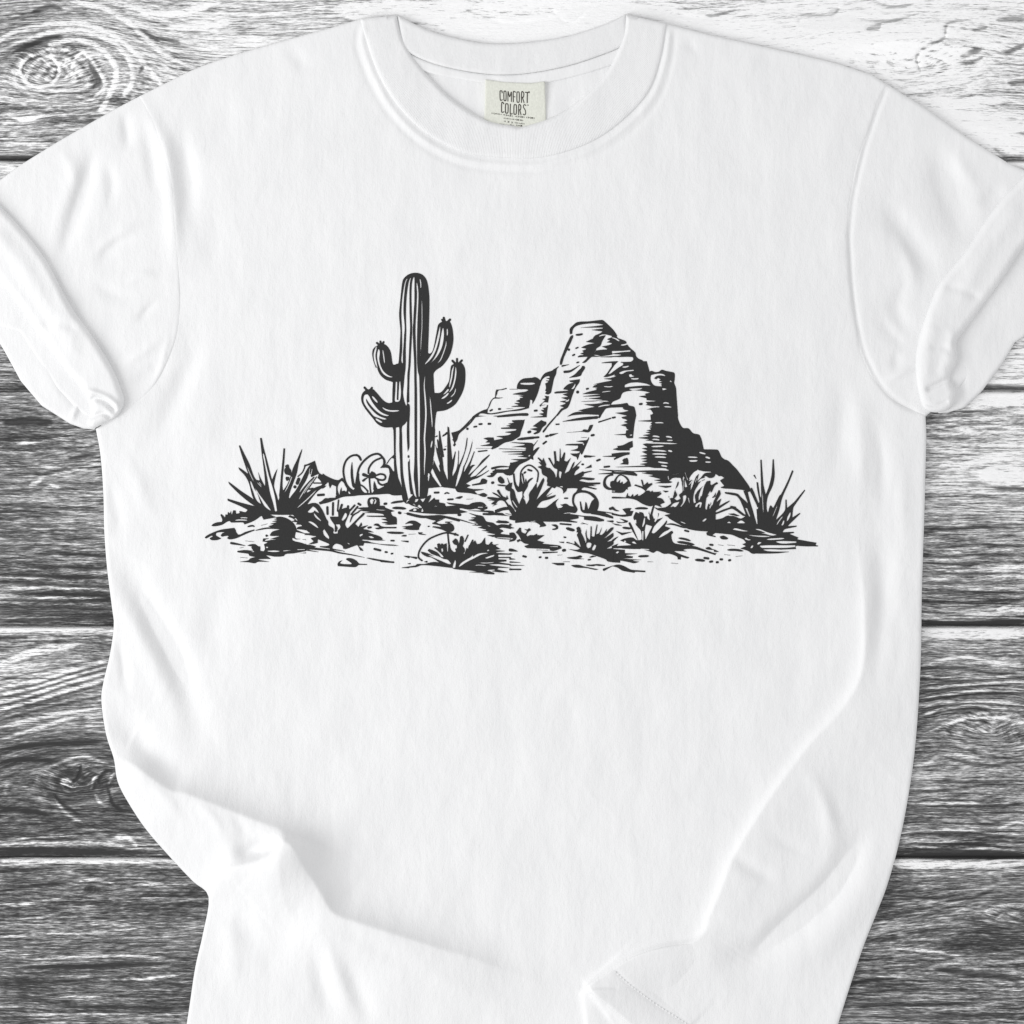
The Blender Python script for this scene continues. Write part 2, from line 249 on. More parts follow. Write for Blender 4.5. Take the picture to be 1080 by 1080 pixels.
# traced outlines: polygons (B ink, W bare cloth) and brush strokes, tenths of a pixel inside each tile
PRINT_TRACE = """
T 376 284
L saguaro
B 440 1000 447 960 455 850 460 750 464 650 455 550 450 480 455 400 465 300 475 200 488 120 505 90 540 60 580 43 620 38 660 43 700 62 735 105 752 160 762 230 768 300 768 400 766 500 763 600 760 700 756 800 754 885 772 890 790 880 805 855 820 800 835 720 850 640 860 590 875 570 905 552 930 548 965 548 985 555 1000 585 1012 630 1020 700 1020 760 1010 820 990 890 965 940 930 990 890 1030 850 1055 820 1085 812 1110 813 1160 816 1230 822 1305 870 1305 900 1290 940 1240 975 1180 985 1110 992 1050 1002 1015 1025 1000 1060 985 1102 985 1130 1015 1145 1060 1148 1130 1140 1220 1120 1290 1085 1360 1040 1425 985 1465 930 1488 885 1495 845 1500 835 1550 825 1660 828 1700 824 1800 822 1900 810 2000 800 2120 790 2240 760 2300 740 2400 700 2420 540 2430 520 2470 490 2440 470 2340 430 2240 400 2140 395 1900 390 1700 378 1665 310 1668 260 1655 210 1620 180 1580 130 1520 85 1460 55 1400 50 1350 65 1305 100 1275 170 1265 205 1295 240 1335 275 1375 310 1402 345 1412 378 1405 380 1280 384 1190 355 1180 310 1165 265 1130 235 1080 215 1030 225 1035 195 960 178 900 182 850 205 815 240 795 290 790 320 808 345 840 362 880 370 930 377 980 385 1004 400 1008 430 996
B 205 812 185 830 172 850 167 900 177 960 195 1015 207 1043 214 1020 195 960 188 900 194 850 210 830
c 20 215 777 245 800
c 20 252 762 258 800
c 20 285 768 270 800
c 20 903 533 930 565
c 22 920 512 935 565
c 24 985 532 955 565
c 22 1012 965 1040 995
c 20 1060 945 1060 990
c 22 1110 962 1085 990
c 22 85 1248 115 1280
c 20 162 1250 140 1280
W 548 88 522 110 507 150 492 230 482 300 474 400 472 500 477 600 480 720 480 850 471 960 480 992 490 992 490 900 497 800 503 700 509 620 503 530 496 450 499 330 509 220 524 130
W 580 72 560 105 547 150 532 250 524 350 521 450 522 560 524 650 521 750 518 850 519 950 516 1050 509 1100 501 1180 496 1240 490 1300 497 1360 510 1410 525 1447 533 1418 530 1390 533 1300 537 1200 538 1100 546 1040 551 950 556 830 562 700 566 600 561 480 560 400 559 300 560 200 566 130
W 608 72 594 100 584 150 579 250 581 400 584 500 586 640 581 760 574 880 569 1000 561 1080 557 1180 555 1280 556 1400 530 1412 555 1425 562 1450 561 1540 557 1600 556 1700 557 1800 556 1880 538 1930 540 1960 558 1990 562 2100 575 2200 585 2280 598 2345 610 2385 640 2420 628 2380 618 2300 605 2200 608 2100 612 2000 612 1700 612 1400 612 1250 610 1150 610 1080 607 950 601 850 597 750 594 640 599 560 604 450 611 350 612 200 612 100
W 632 130 641 150 650 200 654 280 650 400 645 500 641 640 639 750 639 900 641 1000 650 1080 660 1120 665 1230 668 1400 670 1600 668 1800 668 2000 670 2160 666 2400 654 2400 650 2300 646 2200 642 2100 638 1950 638 1500 637 1300 633 1150 633 1080 630 950 625 800 621 650 623 560 630 450 634 350 637 250 632 180
W 412 1185 430 1188 427 1300 425 1375 440 1380 443 1300 450 1185 462 1182 470 1290 462 1370 445 1395 410 1400 402 1380 408 1290
W 413 1670 450 1662 453 1700 452 1880 460 2030 464 2160 475 2260 490 2362 462 2300 443 2220 430 2140 418 2040 412 1900 414 1760
W 480 1660 510 1632 535 1592 531 1700 533 1800 541 1930 556 1930 556 2020 543 2035 548 2150 554 2240 562 2320 572 2372 600 2375 545 2430 530 2360 510 2270 492 2160 486 2060 482 1900 480 1760
c 18 548 1970 549 1980
w 10 684 240 690 400 690 600 681 750 674 940
w 13 667 95 677 150 677 205
w 19 724 1100 714 1230 725 1380 731 1530 723 1680 716 1790 722 1930 716 2080 718 2210
w 14 774 1335 785 1480 795 1600 798 1690
w 16 800 1805 790 1850 785 1885
w 22 765 2130 760 2190 752 2260
w 24 882 598 868 690 845 790 818 870 780 935 715 1010
W 914 603 922 660 922 710 910 790 885 860 850 920 800 975 760 1008 810 950 845 885 870 810 885 730 900 650
w 13 948 735 942 800 920 870 885 955 843 1002
w 15 955 622 958 660 956 705
w 18 1028 1015 1012 1070 1002 1140 988 1200 976 1258
w 19 1046 1022 1046 1090 1035 1170 1010 1250 972 1305
v 20 965 1272 935 1305 903 1328
w 20 975 1300 935 1342 893 1367
w 12 1050 1245 1030 1310 985 1355
w 16 1010 1375 980 1402 948 1418
w 22 212 808 190 900 200 980 220 1040
W 230 835 245 860 245 900 240 940 250 1000 275 1060 300 1090 340 1120 395 1138 350 1140 300 1120 265 1085 240 1030 222 970 215 900
w 14 275 842 285 910 297 1000
W 118 1318 135 1340 150 1372 180 1420 220 1470 260 1505 310 1530 352 1542 320 1549 270 1537 220 1507 170 1460 130 1410 100 1365 108 1405 140 1455 180 1500 220 1535 270 1560 327 1578 290 1586 235 1570 180 1548 140 1500 100 1450 75 1400 72 1360 85 1325
w 22 163 1338 190 1370 222 1408
w 18 265 1452 310 1482 370 1495 458 1491
w 22 200 1575 235 1598 272 1617

T 214 455
L yucca
B 470 830 560 780 620 760 680 700 720 760 780 740 830 700 900 700 960 720 1010 690 1060 660 1110 640 1060 900 1010 885 930 880 820 880 700 878 620 890 560 930 500 960 440 980 430 965 455 940
B 90 995 110 975 150 960 200 955 205 930 185 880 195 872 215 890 233 912 240 875 260 882 265 850 285 867 295 838 303 890 320 833 345 835 350 870 388 862 385 840 410 845 450 852 480 825 560 850 600 900 540 935 440 980 425 960 300 960 280 945 250 955 200 985 120 1000
w 12 385 913 430 910 478 914
w 14 330 938 400 934 478 938
B 260 710 400 752 580 798 500 835 470 825 400 790 262 730
w 8 440 778 512 802
B 268 530 290 545 400 628 520 708 590 770 640 780 600 820 560 795 480 740 380 657 280 557
B 375 380 400 393 470 445 495 475 530 560 560 640 610 740 640 780 560 770 535 715 515 660 490 560 465 500 430 450 385 403
B 380 150 392 148 430 225 490 345 540 480 580 530 640 600 700 640 760 840 640 790 570 640 500 500 450 370 400 220
B 583 428 600 475 632 540 665 600 640 610 605 545 555 510 600 520
B 603 70 620 70 640 170 680 320 730 520 790 720 820 840 700 840 650 640 657 560 645 420 620 230
B 785 395 765 480 750 560 753 600 780 680 800 760 760 760 738 620 724 540 742 480 765 430
B 850 180 866 180 858 320 845 450 838 560 845 625 870 700 820 780 793 760 812 600 825 450 840 300
B 1046 184 1042 215 1010 330 990 440 950 550 915 650 900 740 905 780 850 780 845 640 890 560 930 460 950 390 1000 285 1025 225
W 495 518 510 530 540 600 580 680 616 768 580 745 550 700 530 640 505 570
w 10 458 355 500 455 545 545
W 535 560 590 655 630 710 670 765 722 838 700 830 650 790 615 730 570 640
W 555 520 600 560 638 608 610 585 575 548
W 632 222 646 245 670 360 700 480 735 590 760 690 783 840 760 847 740 760 710 660 690 560 668 440 645 320 632 260
w 12 948 450 905 560 855 655
w 9 968 380 935 460
W 796 735 806 700 800 660 790 640 780 600 770 640 790 690
B 865 365 885 350 905 352 912 385 930 410 932 450 940 475 905 460 870 450 858 410 870 385 895 375 870 378
B 875 480 910 480 905 510 885 524 873 500
c 34 1010 505 995 545
d 16 970 585
B 620 890 700 880 760 900 780 905 640 930
T 300 455
L yucca
B 320 310 335 360 350 410 370 443 320 465 285 482 268 452 270 400 285 350 300 325
B 210 352 240 346 320 310 318 332 270 352 238 362 205 372
c 12 218 365 190 430 143 475
B 262 365 290 350 262 430 225 520 170 610 130 700 60 830 20 800 60 700 120 620 165 540 215 440
B 300 485 320 478 250 580 190 670 140 760 90 800 60 800 130 690 210 580
c 10 338 480 250 605 185 700
B 380 592 330 630 250 720 180 800 120 815 60 840 40 800 130 770 220 670 310 600 370 575
B 400 590 330 650 230 782 320 755 350 770 400 830 420 900 460 970 470 1040 500 1085 300 1085 200 1010 100 890 60 850 130 820 240 720 310 640
w 12 300 500 215 615 140 738
w 13 350 605 240 715 122 818
w 10 295 380 285 430 272 475
w 9 272 370 262 430 275 480
c 16 262 610 298 602
c 24 355 672 415 668
c 12 310 545 400 545
L bush
B 365 440 400 460 405 445 450 475 560 515 610 488 640 540 680 600 720 630 740 580 790 560 860 660 740 680 620 690 540 720 460 750 375 770 362 750 400 730 430 705 540 700 540 680 545 640 545 580 500 560 480 600 470 570 440 575 410 600 340 600 400 560 380 520 350 490
W 465 530 470 572 415 575 445 548
W 445 600 475 590 470 640 500 660 480 700 440 705 420 690 430 640
w 14 500 660 530 662 548 680
w 14 470 632 510 630
W 600 520 625 540 640 570 660 610 650 640 630 625 605 635 600 590 585 640 585 680 565 640 560 590 575 550
w 14 545 545 545 580
W 668 625 690 640 700 660 675 660
L prickly_pear
W 640 320 680 265 740 250 780 265 805 300 770 450 740 560 745 590 725 625 690 590 650 540 625 480 620 400
c 19 805 295 785 262 745 250 700 262 660 295 635 340 622 400 625 460 645 540 680 595 725 630
B 713 315 720 400 725 480 740 560 745 600 720 585 705 520 698 440 702 380
B 775 400 780 470 795 540 810 570 860 640 870 665 740 660 730 620 745 600 745 560 760 460
W 800 572 840 600 875 648 850 650 810 610
T 376 470
W 20 290 60 200 110 140 180 90 230 85 290 150 300 195 340 215 365 280 340 380 280 445 200 470 120 500 60 420 25 360
c 20 45 150 25 115 0 98
c 20 10 300 30 230 75 165 140 110 200 88 240 92 275 125 295 160 295 195
c 18 125 290 130 240 160 190 200 155 265 128
B 275 120 295 140 300 195 345 212 385 270 400 290 370 300 350 290 345 260 330 235 250 235 280 195 280 150
c 8 320 190 350 145 392 105
B 365 125 395 95 400 140
B 395 270 410 290 430 320 470 420 500 520 410 525 370 520 350 510 290 510 220 515 0 525 0 460 30 420 60 440 110 480 130 500 170 495 190 465 270 440 320 400 345 320 355 290
B 160 270 200 295 200 340 140 345 120 320
c 16 125 320 75 298 70 312 110 325
k 22 70 370 95 350 125 335
c 18 205 315 250 300 295 310 305 340 285 362 240 360 205 345
c 18 225 370 240 400 275 415 320 400
c 16 135 340 140 410 150 500
B 190 380 205 410 225 460 180 465 165 440
c 16 20 300 20 350 35 410
W 40 420 70 440 110 485 112 500 80 495 50 460
c 14 30 410 70 430 120 480
W 150 345 205 350 215 400 245 440 275 435 240 455 210 455 190 380 180 440 165 500 152 460
B 186 375 200 405 218 458 180 465 178 420

T 214 510
L ground
B 20 570 40 550 110 515 200 485 330 468 345 490 350 510 370 540 400 535 450 510 540 485 545 495 480 520 390 560 340 580 280 588 255 575 275 555 255 550 200 560 188 545 205 525 240 512 180 512 140 520 135 545 165 565 195 578 150 595 90 595 70 578 110 555 90 550 35 578
b 14 555 495 620 480 700 470 860 478
b 16 470 455 520 445 545 455
b 14 615 442 680 425
B 690 450 760 430 710 425 795 405 730 400 790 385 750 375 780 368 770 355 820 350 880 365 930 395 965 430 985 480 975 530 970 560 980 580 1080 590 1080 735 980 735 870 745 850 765 760 770 700 760 655 755 690 775 715 795 640 795 560 800 700 825 580 825 550 840 480 830 390 825 480 810 500 790 560 775 490 760 480 740 370 725 360 712 440 702 540 712 480 720 545 725 520 690 510 670 530 665 470 655 500 642 550 640 580 660 605 665 605 710 640 715 655 690 645 640 690 620 630 610 635 580 700 578 660 590 660 600 760 570 820 552 720 552 705 545 730 510 790 490 850 480 750 470
k 22 298 628 370 640 448 656
b 18 388 680 430 672
b 20 448 605 540 614
b 18 392 778 470 785
k 24 672 550 690 552
W 660 665 690 668 685 682 665 680
w 12 855 585 905 575
v 14 660 600 720 590 790 590
W 940 570 975 585 1000 600 1080 605 1080 625 1000 615 945 600
W 660 710 760 705 850 715 940 705 1000 700 940 702 860 705 780 722 700 720
W 960 695 1080 690 1080 700 1000 702
k 14 1000 605 1080 602
W 880 740 960 735 1080 712 1080 728 960 742
k 22 985 500 1080 530
B 915 335 1000 360 950 372 1060 430 1080 490 990 480 1000 460 1080 440 980 430 1000 410 940 400 980 380 900 350
T 322 510
L bush
B 0 210 20 220 80 205 130 215 160 250 190 300 220 370 240 400 245 440 290 470 300 490 290 520 340 530 345 500 310 490 310 440 290 410 265 370 260 350 300 350 350 350 345 290 360 280 430 255 460 265 470 300 440 370 420 430 440 475 470 430 510 410 560 460 590 410 600 440 575 460 660 440 620 470 600 480 660 490 720 515 640 510 700 530 790 560 815 585 760 580 840 600 720 600 620 590 690 620 800 640 920 645 985 656 860 652 740 635 620 625 610 655 560 655 540 650 430 690 400 685 395 660 360 640 320 635 290 660 285 690 160 670 150 662 220 660 255 650 250 635 140 590 120 580 60 575 120 560 50 545 0 540 0 525 60 525 120 510 60 500 0 490 0 470 60 470 140 470 80 450 0 460 0 400 20 390 80 375 60 350 80 320 0 310
W 105 255 140 300 170 370 165 400 120 370 90 330 90 300 50 310 20 300 80 240
B 95 285 160 330 172 395 110 330 90 300
W 20 400 60 400 110 430 145 475 120 465 60 425
W 200 480 250 560 250 590 200 550 185 500
B 35 640 90 610 60 580 140 560 130 600 130 625 90 635
W 0 570 60 555 130 550 60 570 0 580
W 540 270 590 260 650 300 620 310 540 390 465 470 440 470 480 400 520 340 520 300 500 330 485 320
B 510 440 560 385 620 330 625 310 605 315 520 400 450 470 470 470
b 14 470 410 500 340 560 300 590 275
b 14 225 245 235 290 235 330
c 22 232 250 234 320
c 20 292 205 290 330
W 272 225 278 330 282 225
c 22 385 225 365 285
c 14 350 175 340 290
k 22 450 240 450 300 440 340
c 18 520 230 470 285
c 18 550 245 485 325
W 420 305 440 320 435 350 400 390 380 390 395 350
W 315 430 365 430 370 465 340 500 330 520 310 530 295 525 300 480 330 480 340 465
c 22 330 470 320 500
w 20 490 535 512 512
W 570 540 600 528 610 540 580 560 570 552
W 600 590 660 595 740 600 750 610 690 610 620 605 595 600
W 655 555 700 555 735 575 690 578
W 440 620 470 635 470 645 445 635
B 555 655 600 690 610 710 580 705
k 12 265 690 400 712 410 720
L ground
b 16 0 655 60 655 110 665
b 22 0 680 120 690 260 705 360 730 480 750 600 775 625 782
b 12 0 700 140 722
b 16 650 785 780 810 930 830
c 16 800 820 930 830
B 345 870 340 850 355 825 390 810 360 840 400 850 485 852 490 840 430 800 440 788 490 790 540 815 570 845 650 850 650 858 565 858 530 880 430 876
b 8 560 852 650 853
c 22 730 690 790 705
c 18 845 722 860 724
c 16 908 740 920 738
c 16 905 602 930 602
c 20 665 465 690 462
B 720 440 735 425 770 425 800 450 870 460 960 460 960 470 840 470 800 478 760 482 735 470 790 460 750 445
c 14 800 465 955 465
b 22 865 515 950 520 1040 522
k 16 1060 550 1015 555
b 18 1012 605 1080 612
b 22 1040 765 1090 775
b 16 1015 888 1090 884
b 18 845 212 850 212
c 24 836 214 852 212
c 22 560 212 580 224
b 22 900 207 960 195 1050 185
b 26 915 258 990 258 1065 266
c 24 988 308 1002 310
B 540 260 600 252 660 250 720 240 830 235 845 255 940 290 900 300 920 340 960 360 965 430 880 435 840 430 880 425 800 412 880 400 800 375 870 370 830 355 680 350 645 345 650 340 740 340 840 338 810 320 720 310 600 310 700 300 560 285 620 280 580 270
w 9 730 270 790 280 850 280
L barrel_cactus
B 655 190 670 155 705 145 760 148 780 165 785 235 750 245 670 250 660 230
W 680 185 690 165 715 160 710 190 720 165 740 160 750 185 740 210 720 220 690 215
c 12 730 175 715 215
T 376 470
L bush
k 28 600 570 560 600 520 610
B 530 600 560 570 575 560 600 600 590 560 580 545 600 540 620 560 610 600 640 590 660 550 690 590 700 600 740 540 780 520 785 540 750 610 820 550 830 570 870 570 870 600 930 610 940 640 1080 660 1080 720 860 720 700 712 550 692 560 680 620 660 700 680 710 690 640 650 610 640 580 630
W 640 640 660 620 680 640 700 670 705 700 680 700 690 660 660 655
W 590 600 620 625 625 640 600 625
W 590 680 615 660 640 680 610 695
w 26 795 665 820 655 850 642
w 8 800 695 880 692
L ground
b 22 500 712 600 725 700 745 800 745 900 745 1080 790
B 660 740 800 740 900 740 1000 765 1080 785 1080 795 940 765 890 775 820 800 860 790 800 785
B 800 815 880 785 930 770 840 810 870 825 940 825 980 815 1020 840 1030 880 1010 905 960 910 900 885 800 860 810 850 900 860 870 840 800 825
k 12 940 808 1010 804
w 10 925 885 965 895
B 480 855 520 850 590 840 600 830 560 820 510 828 560 795 620 795 680 830 660 870 660 885 640 890 560 888 490 875 540 868
c 24 450 706 460 712
k 14 757 852 775 850
b 22 320 915 400 920 500 920
k 18 500 950 475 952
b 14 550 935 625 932
B 650 915 700 915 680 925 740 942 660 935
k 16 395 1003 360 1003
b 18 470 1005 550 1015
L ground
c 20 295 615 310 612
c 20 20 612 35 620
T 430 510
L bush
c 16 530 545 480 530 400 520 300 550 220 590 160 650 120 720 115 780 150 812
k 30 500 535 530 548
B 415 530 430 530 440 620 455 690 480 720 420 725 425 640
W 400 620 415 720 425 720 428 640
B 140 720 170 725 240 750 300 790 400 830 460 855 470 890 300 870 150 860 90 880 0 888 0 878 80 865 100 850 170 850 230 835 280 828 340 835 250 780 200 770 150 740
B 210 705 225 690 300 720 330 745 360 780 380 770 330 720 280 680 290 670 320 690 310 640 330 630 350 645 360 630 380 645 395 635 410 630 415 720 470 725 510 720 500 690 520 680 520 650 490 640 470 610 500 580 520 590 540 640 550 590 555 560 575 552 590 580 590 630 580 660 600 690 600 720 585 735 600 745 620 680 640 690 640 660 680 630 710 600 730 640 770 630 800 590 815 570 820 640 870 650 960 640 900 665 980 690 900 700 1035 712 960 720 900 730 1080 740 1080 750 950 750 955 775 1080 775 1080 785 960 785 950 800 1040 805 1040 820 940 830 1080 850 1080 860 960 850 820 855 1080 890 960 890 940 905 1060 935 960 935 820 910 915 945 910 958 780 952 870 945 650 935 760 930 640 915 520 905 470 890 460 850 440 820 415 800 380 795 330 770 250 740
W 195 745 260 760 320 790 400 820 460 855 430 850 380 830 300 795 240 770
b 10 200 745 270 765
W 350 690 370 680 375 710 360 730
W 330 745 370 765 380 780 350 775
W 500 800 510 830 500 890 470 890 480 850
W 530 885 560 840 620 800 680 760 690 700 690 770 740 740 820 730 860 735 780 750 700 790 620 830 560 870
W 810 785 860 765 915 750 910 765 860 785 830 792
W 835 700 860 695 860 710 835 715
w 10 695 865 760 860 840 868
w 10 745 835 830 838 930 830
w 14 835 918 880 915 925 912
c 16 655 660 685 600
c 12 605 610 635 545
W 600 640 650 640 640 670 600 670
B 860 650 890 615 885 640
k 22 880 640 970 690
B 880 615 895 620 870 650 850 650
L ground
k 18 200 825 175 825
k 22 90 785 0 768
k 12 25 845 0 845
B 410 200 450 205 560 215 640 225 680 205 760 195 800 205 830 235 730 230 840 245 840 265 790 280 720 265 650 275 560 260 460 265 560 280 630 300 560 312 450 315 380 325 260 318 150 312 180 280 250 250 330 240 400 240 460 235 530 230 440 218
c 20 285 96 325 95
b 14 385 110 410 98 440 105
c 18 425 168 475 166
B 500 155 530 140 575 132 580 142 550 160
b 10 620 165 690 162
W 730 245 800 245 790 255 740 255
c 26 538 330 552 330
b 26 0 318 140 350 300 350 420 355 560 385 660 415 720 430
B 640 310 720 330 790 345 810 370 830 400 900 415 940 440 990 430 1080 440 1080 480 1000 465 960 475 1020 500 970 530 1080 545 1080 590 960 580 840 545 950 540 830 515 870 510 780 495 850 490 740 465 800 450 680 440 760 430 700 415 740 410 640 385 720 370 660 362 730 350
W 800 410 850 440 920 465 850 450
W 980 470 1020 500 1040 525 970 525 1010 505
b 26 930 405 1000 405 1070 410
b 16 950 385 1060 410
w 12 860 560 960 570 1080 578
k 20 800 322 940 315
B 640 285 740 285 900 290 920 320 1080 330 1080 345 960 330 860 335 800 330 830 320 920 310
T 450 440
L yucca
B 0 750 0 640 50 610 130 720 160 735 310 755 310 770 330 790 450 800 540 815 600 800 640 820 620 840 580 835 540 815 500 780 600 765 500 760 420 745 480 730 410 700 400 715
B 0 560 60 530 80 400 150 590 160 570 110 390 90 270 120 390 140 440 150 420 200 650 215 680 220 640 218 250 220 100 235 110 250 260 270 460 290 400 300 360 305 370 280 560 275 620 310 560 330 470 335 350 340 360 335 520 400 360 425 215 430 225 420 310 385 430 340 560 305 740 150 730 60 610 30 600
B 130 145 138 145 160 280 190 460 225 670 160 700 120 560 150 450 130 300
c 12 115 240 125 330 140 440
k 9 115 330 128 400
B 300 740 360 560 400 500 450 370 485 240 470 330 430 450 385 600 460 460 500 360 505 365 480 440 450 530 480 505 510 505 480 530 430 620 520 540 590 450 660 395 665 400 640 430 560 510 500 570 450 635 560 570 630 510 635 520 560 590 500 635 580 605 655 560 655 565 590 610 520 650 440 690 390 715 420 740 310 770
W 45 590 60 535 100 620 160 730 140 735
W 70 430 85 385 120 480 150 590 120 550
W 200 420 225 680 180 560 165 420
W 205 400 215 640 226 672 222 600 215 420
W 270 620 272 580 300 460 315 440 300 540 280 620
W 300 740 330 600 370 520 400 460 370 590 320 720
W 385 605 400 520 440 430 430 500
W 450 640 500 580 620 515 520 615
W 390 715 480 660 590 625 470 690
W 415 745 490 710 475 740
W 15 690 12 640 25 580 30 620 25 660
L butte
B 260 165 340 140 430 80 480 20 485 0 520 0 500 20 450 80 380 140 340 180 320 240 310 255 300 270 308 290 290 310 278 295 290 270 270 235 280 230
c 16 175 195 215 170
k 22 212 168 165 205
k 14 108 200 85 210
c 18 185 342 195 340
b 12 190 310 215 305
T 484 390
L butte
b 22 0 660 60 600 120 530 150 500
B 135 510 150 490 200 455 260 425 300 410 330 340 360 300 380 290 385 240 395 210 440 208 500 192 505 200 460 212 415 220 400 260 385 290 420 295 470 293 420 303 370 305 345 330 325 380 305 420 300 455 340 460 460 440 600 420 700 400 740 390 735 405 640 430 520 440 420 460 330 470 230 460 200 485 300 488 400 485 520 470 640 460 720 458 735 470 725 485 640 485 520 495 400 502 420 495 340 488 180 500 130 540
b 18 535 205 620 205
B 610 195 620 150 650 110 690 92 770 85 805 78 840 95 855 115 850 180 830 250 800 320 775 360 775 320 750 315 745 370 735 395 540 388 640 375 580 352 660 350 600 330 650 310 640 300 690 292 630 275 715 270 560 258 640 240 700 232 740 212 700 205 640 205
w 24 650 146 730 148 805 144
W 645 138 650 155 800 152 805 140
w 14 725 175 790 176
w 12 640 318 680 315
c 16 330 432 350 422
c 20 422 414 434 414
b 22 500 412 570 406
d 12 90 623
c 16 160 602 185 598
c 18 215 574 240 572
c 20 312 570 330 570
c 20 800 432 820 430
B 860 110 885 60 920 30 990 10 1000 0 1020 0 1028 25 1005 80 990 150 975 210 945 250 910 245 925 230 915 210 925 190 920 170 950 150 960 110 955 65 910 75 875 110 855 170
k 14 960 95 925 90
k 12 955 120 920 115
w 8 930 175 955 165
B 905 275 950 280 940 345 890 345 860 390 855 370 880 350 910 320 880 310 920 300
b 20 850 380 910 370
B 930 370 940 375 930 440 925 500 840 502 755 500 860 490 900 485 845 465 900 455 865 425 910 420 880 405 920 395
B 560 535 620 530 690 530 695 520 680 580 655 650 640 700 610 720 560 750 480 770 400 820 350 840 340 830 360 805 220 802 310 785 340 770 280 765 310 745 260 725 300 715 365 715 370 745 480 722 390 702 520 690 560 670 480 658 600 640 610 625 450 622 440 612 560 605 500 590 560 580 520 570 590 555 560 545
b 14 180 828 340 828
c 12 205 862 295 852
B 780 595 870 530 885 540 920 550 920 575 880 610 850 660 800 680 785 672 830 645 750 625 840 610
c 26 735 658 750 654
b 26 610 735 700 725 830 712
c 20 770 718 838 712
k 14 890 655 960 560 1080 425
c 18 892 650 915 620
c 10 915 620 1080 425
c 12 1025 575 1055 573
c 22 920 702 938 698
k 26 965 690 1045 670
c 18 890 780 920 758
B 420 835 540 770 640 768 760 772 785 790 780 860 830 820 850 820 800 890 740 950 660 990 600 1030 570 1080 360 1080 380 1050 480 1050 540 1040 600 980 540 985 640 960 550 945 680 940 740 930 620 915 700 905 640 895 520 890 660 880 680 870 420 868 560 860 690 855 720 840 600 840
W 530 770 640 778 700 785 690 795 560 815 640 815 720 825 690 838 560 835 410 830 440 800
k 10 780 810 830 745
W 730 905 760 890 750 910 735 920
k 22 350 1040 440 1022 560 1025
W 350 1050 440 1050 520 1045 460 1055
T 538 438
L butte
B 0 530 60 490 110 480 190 470 240 410 245 470 205 455 150 480 100 520 40 590 0 640
k 26 915 22 760 40 560 65
B 880 15 915 10 920 35 870 38
c 12 485 96 515 95
k 14 940 70 1055 35
c 20 950 0 940 20
B 580 182 680 175 760 165 775 150 820 155 840 105 875 100 860 140 830 178 760 172 680 178
c 22 860 212 880 208
b 16 750 236 810 234
B 700 275 740 268 780 265 810 260 830 230 830 250 800 320 765 400 750 420 740 400 710 470 700 440 670 430 635 405 720 400 740 380 640 370 710 350 720 320 580 315 600 305 720 300 770 300 775 285
W 770 295 785 300 775 320 765 310
W 740 390 755 420 740 440 725 430
k 26 790 434 900 432
c 18 795 434 850 435
k 14 1080 432 980 434
c 20 918 478 945 468
c 18 760 518 770 518
B 790 560 855 520 860 550 830 555
c 18 995 545 1045 540
b 14 940 572 1080 585
b 18 930 618 1080 612
L bush
B 290 450 300 445 340 480 350 450 380 520 375 535 350 520 400 560 420 555 440 600 470 620 480 660 490 650 500 570 460 550 400 450 420 450 460 530 470 500 460 380 480 380 490 480 520 490 525 350 530 360 535 470 570 390 580 400 570 480 600 490 640 450 600 540 570 620 620 590 660 510 680 490 670 530 640 575 660 560 750 480 740 495 700 540 730 540 725 560 690 590 670 640 770 590 770 600 860 585 860 592 780 615 770 640 720 650 790 655 890 665 885 680 830 685 760 675 720 690 820 710 950 710 950 725 850 735 910 745 800 745 915 775 900 782 780 760 740 790 700 770 600 770 590 800 560 825 560 800 540 770 490 750 470 770 430 755 390 740 395 660 340 620 330 570 290 545 320 535 340 535 300 495 330 500
W 485 745 520 725 550 745 560 765 520 755
W 595 715 630 692 690 695 640 705
w 12 710 660 745 650
W 515 590 530 590 545 600 530 680 515 640
W 470 600 490 600 490 640 480 650
B 330 570 400 555 460 600 480 655 520 700 540 650 600 600 650 580 680 640 720 700 600 740 420 745 390 700 390 650 340 615
w 9 610 585 650 500 665 470
w 9 420 440 470 525
L prickly_pear
c 14 40 620 50 700 80 770 130 770 115 690 110 620 130 570 180 530 230 535 290 590 295 640 285 700
B 30 620 45 640 60 720 90 760 100 700 105 620 125 700 140 760 120 800 80 810 60 780 40 720
W 50 650 75 740 90 740 100 700 100 620 60 600
c 18 190 575 225 585
c 18 150 608 160 600
c 14 130 620 145 700 150 760
b 16 165 670 170 740 165 700
b 18 170 740 200 690 240 660
B 100 740 140 760 190 700 185 750 140 830 150 870 130 860 130 800 80 810
L bush
B 5 765 40 790 60 860 90 960 110 900 130 860 160 910 165 950 200 890 200 830 240 770 280 710 280 780 330 690 350 660 360 690 290 860 260 910 380 790 420 760 440 760 370 860 450 815 370 870 480 840 470 860 400 890 330 910 280 970 360 960 420 935 510 880 480 930 510 1000 560 960 530 940 700 970 700 1000 690 1030 480 1045 540 1040 620 1040 720 1060 720 1080 540 1120 350 1120 200 1110 80 1110 25 1098 10 1060 45 1030 75 1000 45 950 60 920 30 870
W 0 850 40 870 80 960 100 970 60 1020 20 960 0 930
B 10 900 50 920 80 980 80 1000 40 950
B 0 940 40 990 60 1040 0 990
w 20 170 995 195 975
w 10 320 680 285 800
W 280 975 320 920 400 895 440 890 360 930 350 950 400 940 480 895 420 945 370 975
L barrel_cactus
B 660 850 680 820 740 795 800 795 880 830 920 880 935 930 920 1000 890 1030 780 1030 745 1000 735 910 745 910 765 1000 785 1000 795 915 805 925 825 1000 860 910 890 880 830 830 760 815 700 830 680 860 675 920 710 990 700 1020 680 980 655 920
B 720 765 760 790 680 830 700 800
T 538 510
L ground
B 540 340 600 320 760 340 900 350 990 380 990 395 940 400 780 380 780 350 640 335
